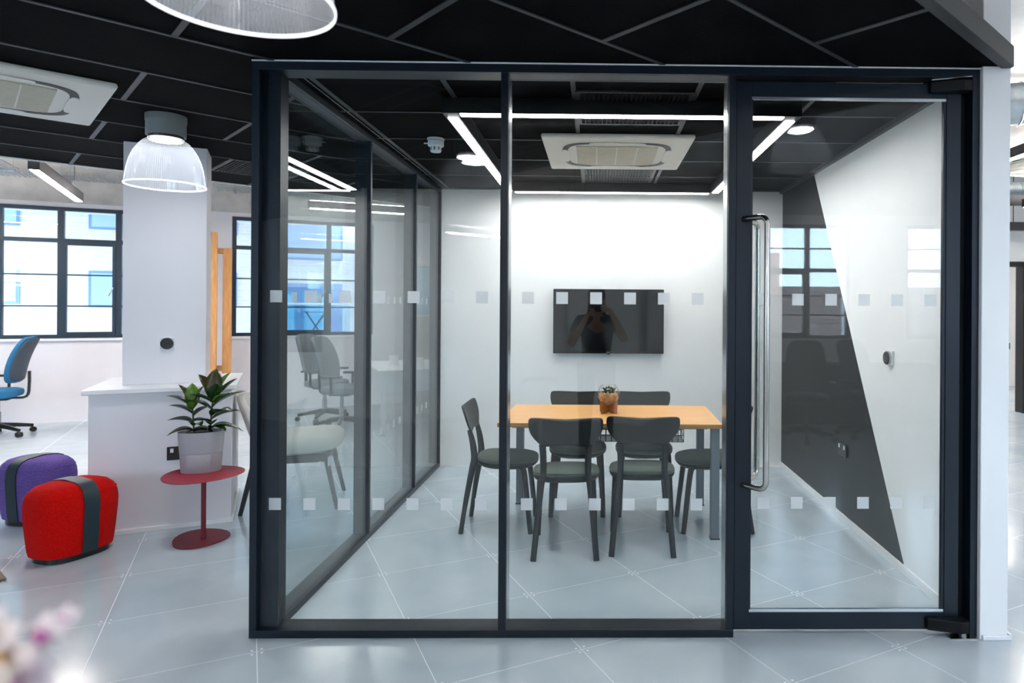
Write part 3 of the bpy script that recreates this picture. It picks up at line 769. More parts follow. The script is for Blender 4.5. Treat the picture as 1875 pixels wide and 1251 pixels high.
bars = [((-7.6, 6.2), (-8.5, 7.8), 2.5, 'linear light over the far left desk beyond the frame'),
        ((-3.3, 7.75), (-2.3, 8.2), 2.55, 'linear light over the desk behind the glass side wall'),
        ((-4.85, 7.0), (-4.25, 7.3), 2.55, 'added linear light hidden behind the column, brightening the far office'),  # added for brightness beyond the side glass, hidden behind the column
        ((-7.2, 6.55), (-6.3, 6.95), 2.55, 'added linear light out of view past the left frame edge'),  # extra lamp to brighten the far office, kept outside the frame
        ((3.6, 4.4), (3.6, 6.2), 2.75, 'linear light in the corridor near the spiral duct'),
        ((4.6, 7.2), (6.4, 7.2), 2.55, 'linear light in the corridor before the black doorway'),
        ((-1.76, -1.9), (-1.2, -2.4), 2.30, 'linear light behind the camera, mirrored left of the television'),
        ((-.37, -.9), (.0, -1.5), 2.30, 'linear light behind the camera, mirrored above the television'),
        ((4.5, .2), (5.4, 1.6), 2.75, 'added unseen linear light behind the camera to the right'),  # added out of view to light the area before the glass
        ((-4.6, -.6), (-3.4, .6), 2.75, 'added unseen linear light behind the camera to the left'),  # extra lamp out of view, there to light the front area
        ((5.0, 11.0), (7.0, 11.0), 2.6, 'linear light in the room beyond the corridor doorway')]
for a, b, z, lab in bars: led_bar(a, b, z, lab)

# ================================================================== WALL SMALL THINGS
def thermostat(loc, rz, label):
    t = thing('thermostat', label, 'thermostat', loc, rz)
    MB().box(-.042, .042, -.014, 0, -.042, .042).build('plate', M_WHITEP, t, bevel=.004)
    m = MB(); m.X = Matrix.Rotation(R(90), 4, 'X'); m.lathe([(.037, .014), (.037, .030), (.034, .033)], 36); m.build('dial', M_BLACKP, t, smooth=True)
    m = MB(); m.X = Matrix.Rotation(R(90), 4, 'X'); m.lathe([(.039, .014), (.039, .026), (.037, .0262)], 36); m.build('dial_ring', M_SILVER, t, smooth=True)
    MB().box(-.015, .016, -.0335, -.033, -.012, .012).build('display', mat('dim_display', (40, 48, 58), .2), t)
    return t
thermostat((XR, 3.83, 1.165), R(-90), 'round black thermostat on a white plate on the meeting room wall')
c25, s25 = math.cos(PA), math.sin(PA)
def colpt(a, b): return (-3.147 + a * c25 - b * s25, 4.168 + a * s25 + b * c25)
tx, ty = colpt(.415, .24)
thermostat((tx, ty, 1.185), PA, 'round black thermostat on a white plate on the column')
def socket(loc, rz, label, mface=M_BLACKP):
    t = thing('wall_socket', label, 'wall socket', loc, rz)
    MB().box(-.073, .073, -.011, 0, -.043, .043).build('face_plate', mface, t, bevel=.003)
    for sx in (-1, 1):
        MB().box(sx * .045 - .009, sx * .045 + .009, -.0155, -.011, .006, .032).build('switch', M_WHITEP, t, bevel=.001)
        for dx, dz in ((0, -.004), (-.011, -.022), (.011, -.022)):
            MB().box(sx * .036 + dx - .003, sx * .036 + dx + .003, -.0114, -.011, dz - .004, dz + .002).build('pin_hole', M_DARKI, t)
    return t
socket((XR - .0015, 4.56, .487), R(-90), 'dark double wall socket on the black painted wedge')
tx, ty = colpt(.515, .03); socket((tx, ty, .486), PA, 'black double wall socket on the plinth behind the plant pot')
t = thing('wall_socket', 'small dark wall socket on the white wall beyond the corridor doorway', 'wall socket', (7.72, 12.6, .75))
MB().box(-.10, .08, -.012, 0, -.06, .06).build('face_plate', M_BLACKP, t); MB().box(-.06, -.03, -.016, -.012, 0, .04).build('switch', M_WHITEP, t)

# ================================================================== STOOLS
def pouf(loc, rz, mcol, label, h=.43):
    t = thing('pouf', label, 'stool', loc, rz, 'wool stools with a dark strap')
    a, b = .215, .168
    lv = [(.80, .030), (.88, .035), (.905, .06), (.945, .14), (.985, .24), (1.0, .30), (.975, .345), (.90, .385), (.76, .412), (.55, .426), (.28, .431)]
    def ringf(k, z, e=2.9, g=0.): return [(x, y, z * h / .43) for x, y in superellipse(a * k + g, b * k + g, 48, e)]
    m = MB(); stack(m, [ringf(k, z) for k, z in lv]); m.build('cushion', mcol, t, smooth=True)
    m = MB(); stack(m, [ringf(.80, 0), ringf(.80, .034)]); m.build('base', M_BLACKP, t)
    # seam and strap over the short way
    sp = []
    def yat(k): return b * k
    prof = [(-b * k - .003, z * h / .43) for k, z in lv[1:]] + [(0, .436 * h / .43)] + [(b * k + .003, z * h / .43) for k, z in lv[1:][::-1]]
    w2 = .042; vs = []
    for y, z in prof:
        for x in (-w2, w2): vs.append((x, y, z))
    # thickness
    n = len(prof)
    for i, (y, z) in enumerate(prof):
        p0 = prof[max(i - 1, 0)]; p1 = prof[min(i + 1, n - 1)]
        d = Vector((p1[0] - p0[0], p1[1] - p0[1])).normalized(); nn = Vector((-d.y, d.x)) * .004
        for x in (-w2, w2): vs.append((x, y + nn.x, z + nn.y))
    fs = []
    for i in range(n - 1):
        q = 2 * i; fs += [(q, q + 2, q + 3, q + 1), (2 * n + q, 2 * n + q + 1, 2 * n + q + 3, 2 * n + q + 2), (q, 2 * n + q, 2 * n + q + 2, q + 2), (q + 1, q + 3, 2 * n + q + 3, 2 * n + q + 1)]
    fs += [(0, 1, 2 * n + 1, 2 * n), (2 * n - 2, 4 * n - 2, 4 * n - 1, 2 * n - 1)]
    MB().add(vs, fs).build('strap', M_STRAP, t, smooth=True, label='dark teal strap')
    m = MB(); m.tube([(x * 1.004, y * 1.004, z) for x, y, z in ringf(.945, .366)], .0025, 6, closed=True); m.build('seam', mcol, t, smooth=True)
    return t
pouf((-3.03, 3.95, 0), R(70), M_RED, 'red wool stool with a dark strap in front of the plinth')
pouf((-3.73, 4.57, 0), R(-14), M_PURPLE, 'purple wool stool with a dark strap behind the red stool')
rg = thing('rug', 'corner of a beige woven rug at the left frame edge', 'rug', (-3.075, 3.572, 0), R(140))
MB().box(0, 1.6, 0, 1.1, 0, .012).build('weave', mat('woven_rug', (196, 182, 160), .95, var=(160, 146, 126), scale=40, stretch=(1, 40, 1), bump=1., bscale=60), rg)
m = MB()
for i in range(72): m.tube([(.0, .008 + i * .0152, .007), (-.014, .008 + i * .0152 + .002, .004)], .003, 5)
m.build('fringe', mat('rug_fringe', (120, 110, 96), .9), rg)

# ================================================================== SIDE TABLE, POT PLANT
def pebble_outline(l, wd, n=40, egg=.18):
    out = []
    for i in range(n):
        q = 2 * math.pi * i / n; x = math.cos(q); y = math.sin(q) * (1 - egg * x)
        out.append((x * l, y * wd))
    return out
st = thing('side_table', 'small crimson pebble shaped side table beside the plinth', 'side table', (-2.44, 4.20, 0), R(27))
MB().prism([(x + .02, y) for x, y in pebble_outline(.225, .232)], .396, .402).build('tabletop', M_TABR, st, bevel=.002)
MB().prism([(x + .01, y) for x, y in pebble_outline(.155, .185)], 0, .009).build('base', M_TABR2, st, bevel=.003)
MB().lathe([(.014, .009), (.014, .396)], 18, (.02, -.03, 0)).build('stem', M_TABR2, st, smooth=True)

pl = thing('potted_plant', 'rubber plant with glossy leaves in an oval grey pot on the crimson table', 'plant', (-2.475, 4.27, .4025), R(20))
pl.scale = (.87, .87, 1.0)
def oval(a, b, z): return [(x, y, z) for x, y in superellipse(a, b, 40, 2.2)]
m = MB(); stack(m, [oval(.122, .085, 0), oval(.128, .09, .006), oval(.136, .096, .115), oval(.134, .0945, .117), oval(.134, .0945, .119), oval(.137, .097, .121), oval(.147, .103, .246), oval(.147, .103, .252), oval(.141, .097, .252), oval(.138, .094, .228), oval(.02, .02, .228)])
m.build('pot', M_POT, pl, smooth=True)
m = MB(); stack(m, [oval(.137, .093, .20), oval(.137, .093, .231), oval(.06, .04, .237)]); m.build('soil', M_SOIL, pl, smooth=True)
def leaf_mesh(m, L=1., wd=.26, arch=.25, fold=.1, n=10):
    vs = []; fs = []
    for i in range(n + 1):
        t = i / n; ww = wd * (math.sin(math.pi * min(1, t * .97 + .03)) ** .75) * (1 - .15 * t); y = t * L; z = -arch * t * t
        for s_ in (-1, -.5, 0, .5, 1): vs.append((s_ * ww, y, z + fold * abs(s_) * ww * 2))
    for i in range(n):
        for j in range(4): fs.append((i * 5 + j, i * 5 + j + 1, i * 5 + j + 6, i * 5 + j + 5))
    me = bpy.data.meshes.new('leaf'); me.from_pydata(vs, [], fs)
    for p in me.polygons: p.use_smooth = True
    me.materials.append(m); return me
LM = {k: [leaf_mesh(m, 1, .33, a, .2) for a in (.1, .3, .5)] for k, m in (('g', M_LEAF), ('b', M_LEAF2), ('y', M_LEAF3))}
def leaf(parent, name, base_, az, el, L_, kind, v, roll=0.):
    o = bpy.data.objects.new(name, LM[kind][v]); C.objects.link(o); o.parent = parent
    o.matrix_basis = Matrix.Translation(base_) @ Matrix.Rotation(R(az) - math.pi / 2, 4, 'Z') @ Matrix.Rotation(R(el), 4, 'X') @ Matrix.Rotation(R(roll), 4, 'Y') @ Matrix.Scale(L_, 4)
    s = o.modifiers.new('thick', 'SOLIDIFY'); s.thickness = .008
    return o
for sx, sy, lean, ht in ((-.045, .0, -.01, .30), (.05, .01, .015, .36)):
    MB().tube(smooth_path([(sx, sy, .22), (sx + lean, sy, .22 + ht * .5), (sx + lean * 1.6, sy + .005, .22 + ht * .62)], 4), [.006] * 8 + [.004], 8).build('stem', M_STEM, pl, smooth=True)
def tipz(sx, lean, ht, t): return (sx + lean * t * 1.6, 0.005, .22 + ht * .62 * t)
A = lambda t: tipz(-.045, -.01, .30, t); B = lambda t: tipz(.05, .015, .36, t)
for args in [
    (A(1.), 100, 78, .15, 'y', 0), (A(1.), 165, 62, .165, 'b', 0), (A(.98), 20, 66, .15, 'b', 0), (A(.95), 185, 45, .17, 'g', 1), (A(.9), -75, 35, .12, 'y', 1, 10), (A(.9), 60, 60, .12, 'g', 0),
    (A(.75), 190, 28, .15, 'g', 1), (A(.65), 30, 30, .13, 'g', 1), (A(.45), 175, 12, .16, 'g', 1), (A(.35), -60, 20, .13, 'g', 2), (A(.2), 200, 8, .15, 'g', 2), (A(.15), 330, 14, .14, 'g', 2),
    (B(1.), 80, 82, .20, 'b', 0), (B(1.), 150, 58, .20, 'b', 0), (B(1.), 25, 62, .20, 'y', 0), (B(.98), 0, 48, .20, 'g', 0), (B(.95), -70, 60, .15, 'g', 0), (B(.9), 200, 40, .16, 'g', 1), (B(.9), -20, 30, .15, 'y', 1),
    (B(.8), 5, 28, .22, 'g', 1), (B(.7), 190, 30, .16, 'g', 1), (B(.55), -40, 25, .18, 'g', 2), (B(.45), 10, 18, .18, 'g', 1), (B(.35), 215, 22, .14, 'g', 2), (B(.3), -80, 25, .14, 'g', 2), (B(.2), 5, 6, .19, 'g', 2), (B(.15), 180, 10, .14, 'b', 2), (B(.2), -45, 12, .15, 'g', 2)]:
    a_ = list(args); a_[2] += 12 if a_[2] < 40 else 0
    leaf(pl, 'leaf', *a_)

# ================================================================== LOUNGE CHAIR BEHIND THE SIDE GLASS
lc = thing('lounge_chair', 'cream lounge chair with black splayed wooden legs outside the side glass', 'chair', (-2.20, 4.98, 0), R(15 - 90))
fwdl = [(-.25, .31), (.25, .31), (-.25, -.31), (.25, -.31)]
for x, y in fwdl:
    MB().tube([(x * .80, y * .72, .40), (x, y, 0)], [.026, .017], 4, up0=(1, 0, 0)).build('leg', M_WOODB, lc)
for y in (.24, -.24): MB().box(-.22, .22, y - .012, y + .012, .335, .395).build('rail', M_WOODB, lc)
for x in (-.215, .215): MB().box(x - .012, x + .012, -.24, .24, .335, .395).build('rail', M_WOODB, lc)
m = MB(); stack(m, [[(x, y, z + .05 * y) for x, y in superellipse(.29 * k, .30 * k, 40, 3.2, 0, .03)] for k, z in ((.86, .395), (.97, .41), (1., .445), (.98, .485), (.9, .51), (.6, .525), (.2, .528))])
m.build('seat_cushion', M_CREAM, lc, smooth=True)
def lounge_back():
    fr_, bk = [], []; N = 16
    for z, wd in ((.50, .24), (.56, .27), (.64, .285), (.72, .28), (.78, .255), (.81, .20)):
        a, b = [], []
        for i in range(N + 1):
            x = wd * (-1 + 2 * i / N); y = -.27 - .32 * (z - .5) + 1.0 * x * x
            a.append((x, y + .03, z)); b.append((x, y - .022, z))
        fr_.append(a); bk.append(b)
    return stack(MB(), [f + b[::-1] for f, b in zip(fr_, bk)])
lounge_back().build('backrest', M_CREAM, lc, smooth=True, sub=1)

# ================================================================== OFFICE CHAIRS AND DESKS
def office_chair(loc, rz, mf, mb_, label):
    t = thing('office_chair', label, 'office chair', loc, rz, 'swivel desk chairs')
    for k in range(5):
        m = MB(); m.X = Matrix.Rotation(R(72 * k + 18), 4, 'Z'); m.tube([(0.02, 0, .115), (.16, 0, .10), (.31, 0, .075)], [.03, .024, .018], 8); m.build('base_arm', M_BLACKP, t, smooth=True)
        m = MB(); m.X = Matrix.Rotation(R(72 * k + 18), 4, 'Z') @ Matrix.Translation((.31, 0, .03)) @ Matrix.Rotation(R(90), 4, 'X'); m.lathe([(.028, -.024), (.030, -.018), (.030, .018), (.028, .024)], 16); m.build('castor', M_BLACKP, t, smooth=True)
    MB().lathe([(.03, .10), (.03, .26), (.022, .262), (.022, .40)], 16).build('gas_lift', M_SILVER, t, smooth=True)
    MB().box(-.09, .09, -.12, .12, .39, .43).build('mechanism', M_BLACKP, t, bevel=.01)
    m = MB(); stack(m, [[(x, y, z) for x, y in superellipse(.24 * k, .235 * k, 36, 3, 0, .03)] for k, z in ((.8, .42), (.96, .435), (1, .465), (.97, .495), (.8, .51), (.3, .515))]); m.build('seat', mf, t, smooth=True)
    def backp(off, th, sc_):
        rings = []; N = 12
        for z, wd in ((.57, .16), (.62, .205), (.72, .225), (.85, .225), (.97, .21), (1.05, .18), (1.085, .13)):
            a, b = [], []
            for i in range(N + 1):
                x = wd * sc_ * (-1 + 2 * i / N); y = -.24 - .10 * ((z - .75) / .35) + .06 * math.sin((z - .57) * 6) * .5 + .8 * x * x
                zz = .83 + (z - .83) * sc_
                a.append((x, y + off + th, zz)); b.append((x, y + off, zz))
            rings.append(a + b[::-1])
        return stack(MB(), rings)
    backp(0, .05, 1.).build('backrest', mf, t, smooth=True, sub=1); backp(-.018, .03, .93).build('back_shell', mb_, t, smooth=True, sub=1)
    MB().tube(smooth_path([(0, -.10, .41), (0, -.25, .42), (0, -.275, .55), (0, -.275, .70)], 4), .026, 8, up0=(1, 0, 0), ry=.014).build('back_support', M_BLACKP, t, smooth=True)
    for sx in (-1, 1):
        MB().tube([(sx * .2, 0, .43), (sx * .27, 0, .45), (sx * .28, 0, .62)], .014, 8).build('arm_post', M_BLACKP, t, smooth=True)
        MB().box(sx * .28 - .035, sx * .28 + .035, -.11, .13, .62, .645).build('arm_pad', M_BLACKP, t, bevel=.01)
    return t
office_chair((-6.52, 7.45, 0), R(111), M_BLUE, M_SLATE, 'blue swivel desk chair at the left frame edge')
office_chair((-3.42, 8.55, 0), R(-105), M_GREYF, M_SLATE, 'grey swivel desk chair behind the side glass, farther one')
office_chair((-2.98, 7.95, 0), R(-95), M_GREYF, M_SLATE, 'grey swivel desk chair behind the side glass, nearer one')
office_chair((2.30, -1.35, 0), R(15), M_BLACKP, M_BLACKP, 'black swivel chair behind the camera, mirrored in the black wedge')
office_chair((3.05, -1.55, 0), R(-25), M_SLATE, M_BLACKP, 'slate swivel chair behind the camera, mirrored in the door')
office_chair((1.75, -1.75, 0), R(-170), M_BLACKP, M_BLACKP, 'black swivel chair behind the camera, facing the rear wall')
def desk(loc, rz, L_, W_, label):
    t = thing('desk', label, 'desk', loc, rz)
    MB().box(-L_ / 2, L_ / 2, -W_ / 2, W_ / 2, .705, .73).build('desktop', M_TRIM, t, bevel=.003)
    for sx in (-1, 1):
        for sy in (-1, 1): MB().box(sx * (L_ / 2 - .06) - .025, sx * (L_ / 2 - .06) + .025, sy * (W_ / 2 - .06) - .025, sy * (W_ / 2 - .06) + .025, 0, .705).build('leg', M_TRIM, t)
    MB().box(-L_ / 2 + .1, L_ / 2 - .1, -.01, .01, .40, .70).build('modesty_panel', M_TRIM, t)
    return t
desk((-2.0, 8.38, 0), R(25), 1.5, 1.4, 'white desk behind the glass side wall')
desk((-7.2, 6.80, 0), R(25), 1.0, 1.0, 'white desk edge at the left frame edge')
for x, y, lab in ((-2.42, 8.12, 'small white desk stand on the desk, left one'), (-2.05, 7.86, 'small white desk stand on the desk, right one')):
    t = thing('desk_stand', lab, 'stand', (x, y, .73), R(25), 'white stands on the desk')
    MB().box(-.06, .06, -.04, .04, 0, .008).build('foot', M_WHITEP, t)
    m = MB(); m.X = Matrix.Translation((0, 0, .006)) @ Matrix.Rotation(R(-25), 4, 'X'); m.box(-.055, .055, -.005, .005, 0, .12); m.build('board', M_WHITEP, t)
t = thing('low_cabinet', 'dark low storage cabinet under the rear windows behind the camera', 'cabinet', (3.0, -2.55, 0))
MB().box(-1.3, 1.3, -.22, .22, .04, .74).build('carcass', M_SLATE, t); MB().box(-1.25, 1.25, -.2, .2, 0, .04).build('plinth', M_BLACKP, t)
for k in range(4):
    d = MB().box(-1.29 + k * .645, -.655 + k * .645, .22, .238, .06, .72).build('door', M_BLACKP, t); MB().box(-.72 + k * .645, -.70 + k * .645, .238, .25, .4, .55).build('handle', M_SILVER, d)
cb = thing('cupboard', 'tall pale cupboard with open shelves behind the end of the side glass', 'cupboard', (-2.15, 9.35, 0), R(25))
for d in ((-.40, -.37, -.2, .2, 0, 2.0), (.37, .40, -.2, .2, 0, 2.0), (-.37, .37, .17, .2, 0, 2.0), (-.37, .37, -.2, .17, 1.97, 2.0), (-.37, .37, -.2, .17, 0, .05)):
    box('carcass', mat('pale_birch', (214, 204, 190), .5, var=(206, 194, 178), scale=4, stretch=(8, 8, 1)), d, cb)
for z in (.65, 1.3): box('shelf', M_TRIM, (-.37, .37, -.2, .17, z, z + .025), cb)
for x in (-.185, .185): box('door', mat('pale_blue_board', (150, 178, 196), .5), (x - .18, x + .18, -.22, -.2, 1.33, 1.96), cb)

# ------------------------------------------------------------------ timbers leaning by the window wall
tp = thing('timber_plank', 'tall pine plank leaning on the wall right of the column', 'plank', (-4.79, 8.45, 0), R(25))
m = MB(); m.X = Matrix.Rotation(R(-3), 4, 'X'); m.box(-.075, .06, -.03, .03, .004, 2.36); m.build('board', M_PINE, tp, bevel=.003)
tf = thing('stud_panel', 'pine stud panel leaning on the wall beside the plank', 'timber', (-4.79, 8.62, 0), R(25))
for x0, x1 in ((-.17, -.12), (.04, .14)):
    m = MB(); m.X = Matrix.Rotation(R(-3), 4, 'X'); m.box(x0, x1, -.03, .03, .004, 2.17); m.build('upright', M_PINE, tf, bevel=.003)
for z in (2.10, .60, .1):
    m = MB(); m.X = Matrix.Rotation(R(-3), 4, 'X'); m.box(-.12, .04, -.025, .025, z, z + .07); m.build('cross_rail', M_PINE, tf, bevel=.003)

# ------------------------------------------------------------------ services under the soffit, left
def wire_tray(p0, p1, z, wd, label, hh=.05, step=.05):
    p0 = Vector(p0); p1 = Vector(p1); L_ = (p1 - p0).length; a = math.atan2(p1.y - p0.y, p1.x - p0.x)
    t = thing('cable_tray', label, 'cable tray', (p0.x, p0.y, z), a, 'wire cable trays under the soffit')
    m = MB(); n = int(L_ / step)
    for i in range(n + 1):
        x = i * L_ / n; m.tube([(x, -wd / 2, hh), (x, -wd / 2, 0), (x, wd / 2, 0), (x, wd / 2, hh)], .003, 4)
    for k in range(int(wd / .05) + 1):
        y = -wd / 2 + k * wd / int(wd / .05); m.tube([(0, y, 0), (L_, y, 0)], .003, 4)
    for y in (-wd / 2, wd / 2): m.tube([(0, y, hh), (L_, y, hh)], .003, 4)
    m.build('wire_basket', M_GALV, t)
    k = max(2, int(L_ / 1.4))
    for i in range(k):
        x = (i + .5) * L_ / k
        MB().box(x - .015, x + .015, -wd / 2 - .05, wd / 2 + .05, -.022, -.002).build('bracket', M_GALV, t)
        for y in (-wd / 2 - .035, wd / 2 + .035): MB().tube([(x, y, -.03), (x, y, SLAB - z - .002)], .004, 5).build('rod', M_GALV, t)
    return t
ca, sa = math.cos(WA), math.sin(WA)
def wpt(t, d): return (WO[0] + t * ca + d * sa, WO[1] + t * sa - d * ca)       # along the wall, d metres in from it
wire_tray(wpt(-2.5, .35), wpt(4.5, .35), 2.93, .30, 'wire cable tray running along the window wall above the glazing')
wire_tray(wpt(-.25, 2.5), wpt(-.25, 1.3), 2.80, .40, 'short wire cable tray running towards the window wall')
t = thing('duct', 'galvanised flat duct under the soffit along the window wall', 'duct', (*wpt(-2.5, .95), 3.10), WA)
MB().box(0, 7, -.25, .25, 0, .14).build('casing', M_GALV, t, bevel=.01)
for i in range(6): MB().box(.6 + i * 1.2, .63 + i * 1.2, -.265, .265, -.012, .152).build('flange', M_GALV, t)
for k, (d, z, r_, lab) in enumerate(((1.5, 2.98, .045, 'black pipe under the soffit nearest the raft edge'), (1.72, 3.06, .06, 'black lagged pipe under the soffit above the raft edge'))):
    t = thing('pipe', lab, 'pipe', (*wpt(-2.8, d), z), WA, 'black pipes by the raft edge')
    MB().tube([(0, 0, 0), (7.2, 0, 0)], r_, 14).build('pipe_run', M_BLACKP, t, smooth=True)
    for i in range(5): MB().tube([(.8 + 1.4 * i, 0, r_), (.8 + 1.4 * i, 0, SLAB - z)], .005, 6).build('hanger', M_GALV, t)

# ------------------------------------------------------------------ services on the right
def spiral_duct(p0, p1, r_, label):
    p0 = Vector(p0); p1 = Vector(p1); d = p1 - p0; L_ = d.length
    t = thing('spiral_duct', label, 'duct', p0, math.atan2(d.y, d.x), 'round spiral ducts')
    MB().tube([(0, 0, 0), (L_, 0, 0)], r_, 32).build('tube', M_GALV, t, smooth=True)
    n = int(L_ / .42)
    for i in range(n):
        x = .2 + i * .42; q = [(x + .01 * 0, r_ * 1.012 * math.cos(a), r_ * 1.012 * math.sin(a)) for a in [k * 2 * math.pi / 40 for k in range(40)]]
        MB().tube(q, .006, 6, closed=True).build('seam_ring', M_GALV, t, smooth=True)
    for x in (L_ * .2, L_ * .8): MB().tube([(x, 0, r_), (x, 0, SLAB - p0.z)], .005, 6).build('hanger', M_WIRE, t)
    return t
spiral_duct((2.35, 5.6, 3.08), (5.4, 4.7, 3.08), .165, 'large round galvanised duct at the top right beside the wall')
spiral_duct((3.6, 8.2, 2.86), (7.2, 7.7, 2.86), .11, 'smaller round galvanised duct deeper in the corridor')
cassette((4.35, 6.75, 2.92), R(10), .95, 'white air conditioner below the corridor soffit')
t = thing('fan_unit', 'grey boxed ventilation unit under the corridor soffit', 'ventilation unit', (4.35, 5.75, 2.86))
MB().box(-.42, .42, -.3, .3, 0, .30).build('casing', M_GALV, t, bevel=.006); MB().box(-.1, .25, -.306, -.3, .08, .2).build('access_panel', M_GALV, t, bevel=.002)
for x in (-.35, .35): MB().tube([(x, 0, .3), (x, 0, SLAB - 2.86)], .005, 6).build('rod', M_WIRE, t)
for k, (y, z) in enumerate(((7.5, 2.62), (8.5, 2.45))):
    t = thing('service_beam', ['dark cable trunking across the corridor, nearer one', 'dark cable trunking across the corridor, farther one'][k], 'trunking', (1.9, y, z), 0, 'dark trunking in the corridor')
    MB().box(0, 7.4, -.06, .06, 0, .10).build('trunking', M_FASCIA, t)
    for x in (1.0, 3.4, 5.8): MB().tube([(x, 0, .1), (x, 0, SLAB - z)], .005, 6).build('rod', M_WIRE, t)

# ================================================================== ORCHID CLOSE TO THE LENS
orc = thing('orchid', 'pale orchid spray with pink and yellow centres, blurred close to the lens', 'orchid', (-.48, .22, .70))
MB().lathe([(.05, 0), (.055, .005), (.07, .12), (.066, .12), (.06, .105), (.01, .105)], 28).build('pot', M_WHITEP, orc, smooth=True)
def near(px, py, d): return Vector(((px - 1092.5) / F_PX * d + .48, d - .22, 1.45 - (py - 553) / F_PX * d - .70))
FLW = [(28, 1196, .34, .020, 250), (66, 1222, .35, .018, 275), (100, 1150, .37, .013, 285), (138, 1120, .385, .008, 290), (-5, 1235, .33, .022, 240), (52, 1262, .34, .020, 265), (10, 1150, .36, .016, 260)]
spine = smooth_path([(0, 0, .10), (-.02, .01, .30), near(-60, 1330, .31), near(20, 1240, .335), near(80, 1190, .355), near(136, 1126, .385)], 6)
MB().tube(spine, .0016, 6).build('flower_stem', mat('orchid_stem', (196, 190, 176), .5), orc, smooth=True)
for a, L_ in ((20, .16), (140, .17), (200, .15), (300, .16)):
    leaf(orc, 'leaf', (0, 0, .105), a, 25, L_, 'g', 2)
M_PETAL = mat('blush_petal', (250, 246, 246), .6, var=(246, 234, 238), scale=40)
M_LIP = mat('magenta_lip', (210, 110, 180), .6); M_LIPY = mat('yellow_lip', (230, 184, 90), .6)
pm = leaf_mesh(M_PETAL, 1, .42, .15, .1)
for i, (fx, fy, fd, s_, az) in enumerate(FLW):
    c0 = near(fx, fy, fd)
    for k in range(5):
        o = bpy.data.objects.new('petal', pm); C.objects.link(o); o.parent = orc
        o.matrix_basis = Matrix.Translation(c0) @ Matrix.Rotation(R(az + 90), 4, 'Z') @ Matrix.Rotation(R(72 * k), 4, 'Y') @ Matrix.Rotation(R(80), 4, 'X') @ Matrix.Scale(s_ * .85, 4)
    dv = Vector((math.cos(R(az)), math.sin(R(az)), -.1)) * .006
    MB().sphere(c0 + dv, .32 * s_, None, .4 * s_, 10, 6).build('lip', M_LIP if i in (1, 2, 3, 5) else M_LIPY, orc, smooth=True)
    MB().sphere(c0 + dv * .8 + Vector((-.3 * s_, 0, -.35 * s_)), .25 * s_, None, .25 * s_, 8, 6).build('lip', M_LIPY, orc, smooth=True)
ps = thing('plant_stand', 'white round plant stand carrying the orchid beside the camera', 'plant stand', (-.48, .22, 0))
MB().lathe([(.14, .68), (.145, .685), (.145, .70), (.0, .70)], 36).build('top', M_TRIM, ps, smooth=True)
MB().lathe([(.018, .01), (.018, .68)], 16).build('post', M_TRIM, ps, smooth=True); MB().lathe([(.13, 0), (.13, .008), (.02, .014)], 36).build('base', M_TRIM, ps, smooth=True)

# ================================================================== OUTSIDE
def ext(t, d): return (WO[0] + t * ca - d * sa, WO[1] + t * sa + d * ca)
bl = thing('brick_building', 'pale brick building with blue windows across the street', 'building', (*ext(0, 7), 0), WA)
wins = [(-2.95, 1.43, .66, .74), (-2.95, 3.0, .66, .70), (-1.17, 1.37, .64, .76), (-1.17, 3.0, .64, .70), (.9, 1.4, .64, .76), (.9, 3.0, .64, .7), (-5.0, 1.4, .64, .76), (-5.0, 3., .64, .7), (2.35, 2.5, 1.4, .85), (5.2, 1.4, .64, .76), (5.2, 3.0, .64, .7)]
m = MB()
m.box(-12, 4.15, 0, .3, -3.5, 7.5)
m.build('brick_wall', M_BRICK, bl)
m = MB().box(4.15, 9, -.06, .3, -3.5, 7.5); m.build('brick_wall', M_REDBRICK, bl)
M_BWF = mat('blue_window_frame', (120, 150, 190), .4); M_BWG = mat('sky_blue_pane', (172, 198, 228), .15, spec=.8)
for x, z, ww, hh in wins:
    f = MB().box(x, x + ww, -.03, .0, z, z + hh).build('window', M_BWF, bl)
    MB().box(x + .05, x + ww - .05, -.036, -.03, z + .05, z + hh - .05).build('pane', M_BWG, f)
M_CYAN = mat('turquoise_door', (84, 164, 200), .4); M_CYG = mat('turquoise_glass', (140, 200, 226), .15, spec=.8)
f = MB().box(2.3, 3.75, -.04, 0, .65, 1.95).build('balcony_door', M_BWF, bl)
for x0, x1 in ((2.36, 2.76), (2.86, 3.45)):
    MB().box(x0, x1, -.05, -.04, .7, 1.75).build('leaf_panel', M_CYAN, f); MB().box(x0 + .06, x1 - .06, -.055, -.05, .8, 1.68).build('pane', M_CYG, f)
bc = MB().box(2.2, 3.85, -.9, 0, .55, .65).build('balcony_slab', M_TRIM, bl)
MB().box(2.2, 3.85, -.9, -.88, .65, 1.45).build('balustrade_glass', glass_mat('balcony_glass', (.80, .93, .97)), bl)
MB().box(2.2, 3.85, -.91, -.87, 1.45, 1.49).build('balustrade_rail', M_TRIM, bl)
bt = thing('balcony_table', 'small folding table on the balcony of the brick building', 'table', (*ext(3.15, 6.55), .65), WA)
MB().box(-.25, .25, -.2, .2, .62, .64).build('top', M_SLATE, bt)
for sx in (-1, 1): MB().tube([(-.2 * sx, -.12, 0), (.2 * sx, -.12, .62)], .015, 6).build('leg', M_SLATE, bt); MB().tube([(-.2 * sx, .12, 0), (.2 * sx, .12, .62)], .015, 6).build('leg', M_SLATE, bt)
hs = thing('house', 'brown tiled house roof outside, mirrored in the glass door', 'house', (6., -14.5, -3.5))
MB().box(-9, 9, -3, 3, 0, 3.4).build('wall', M_REDBRICK, hs)
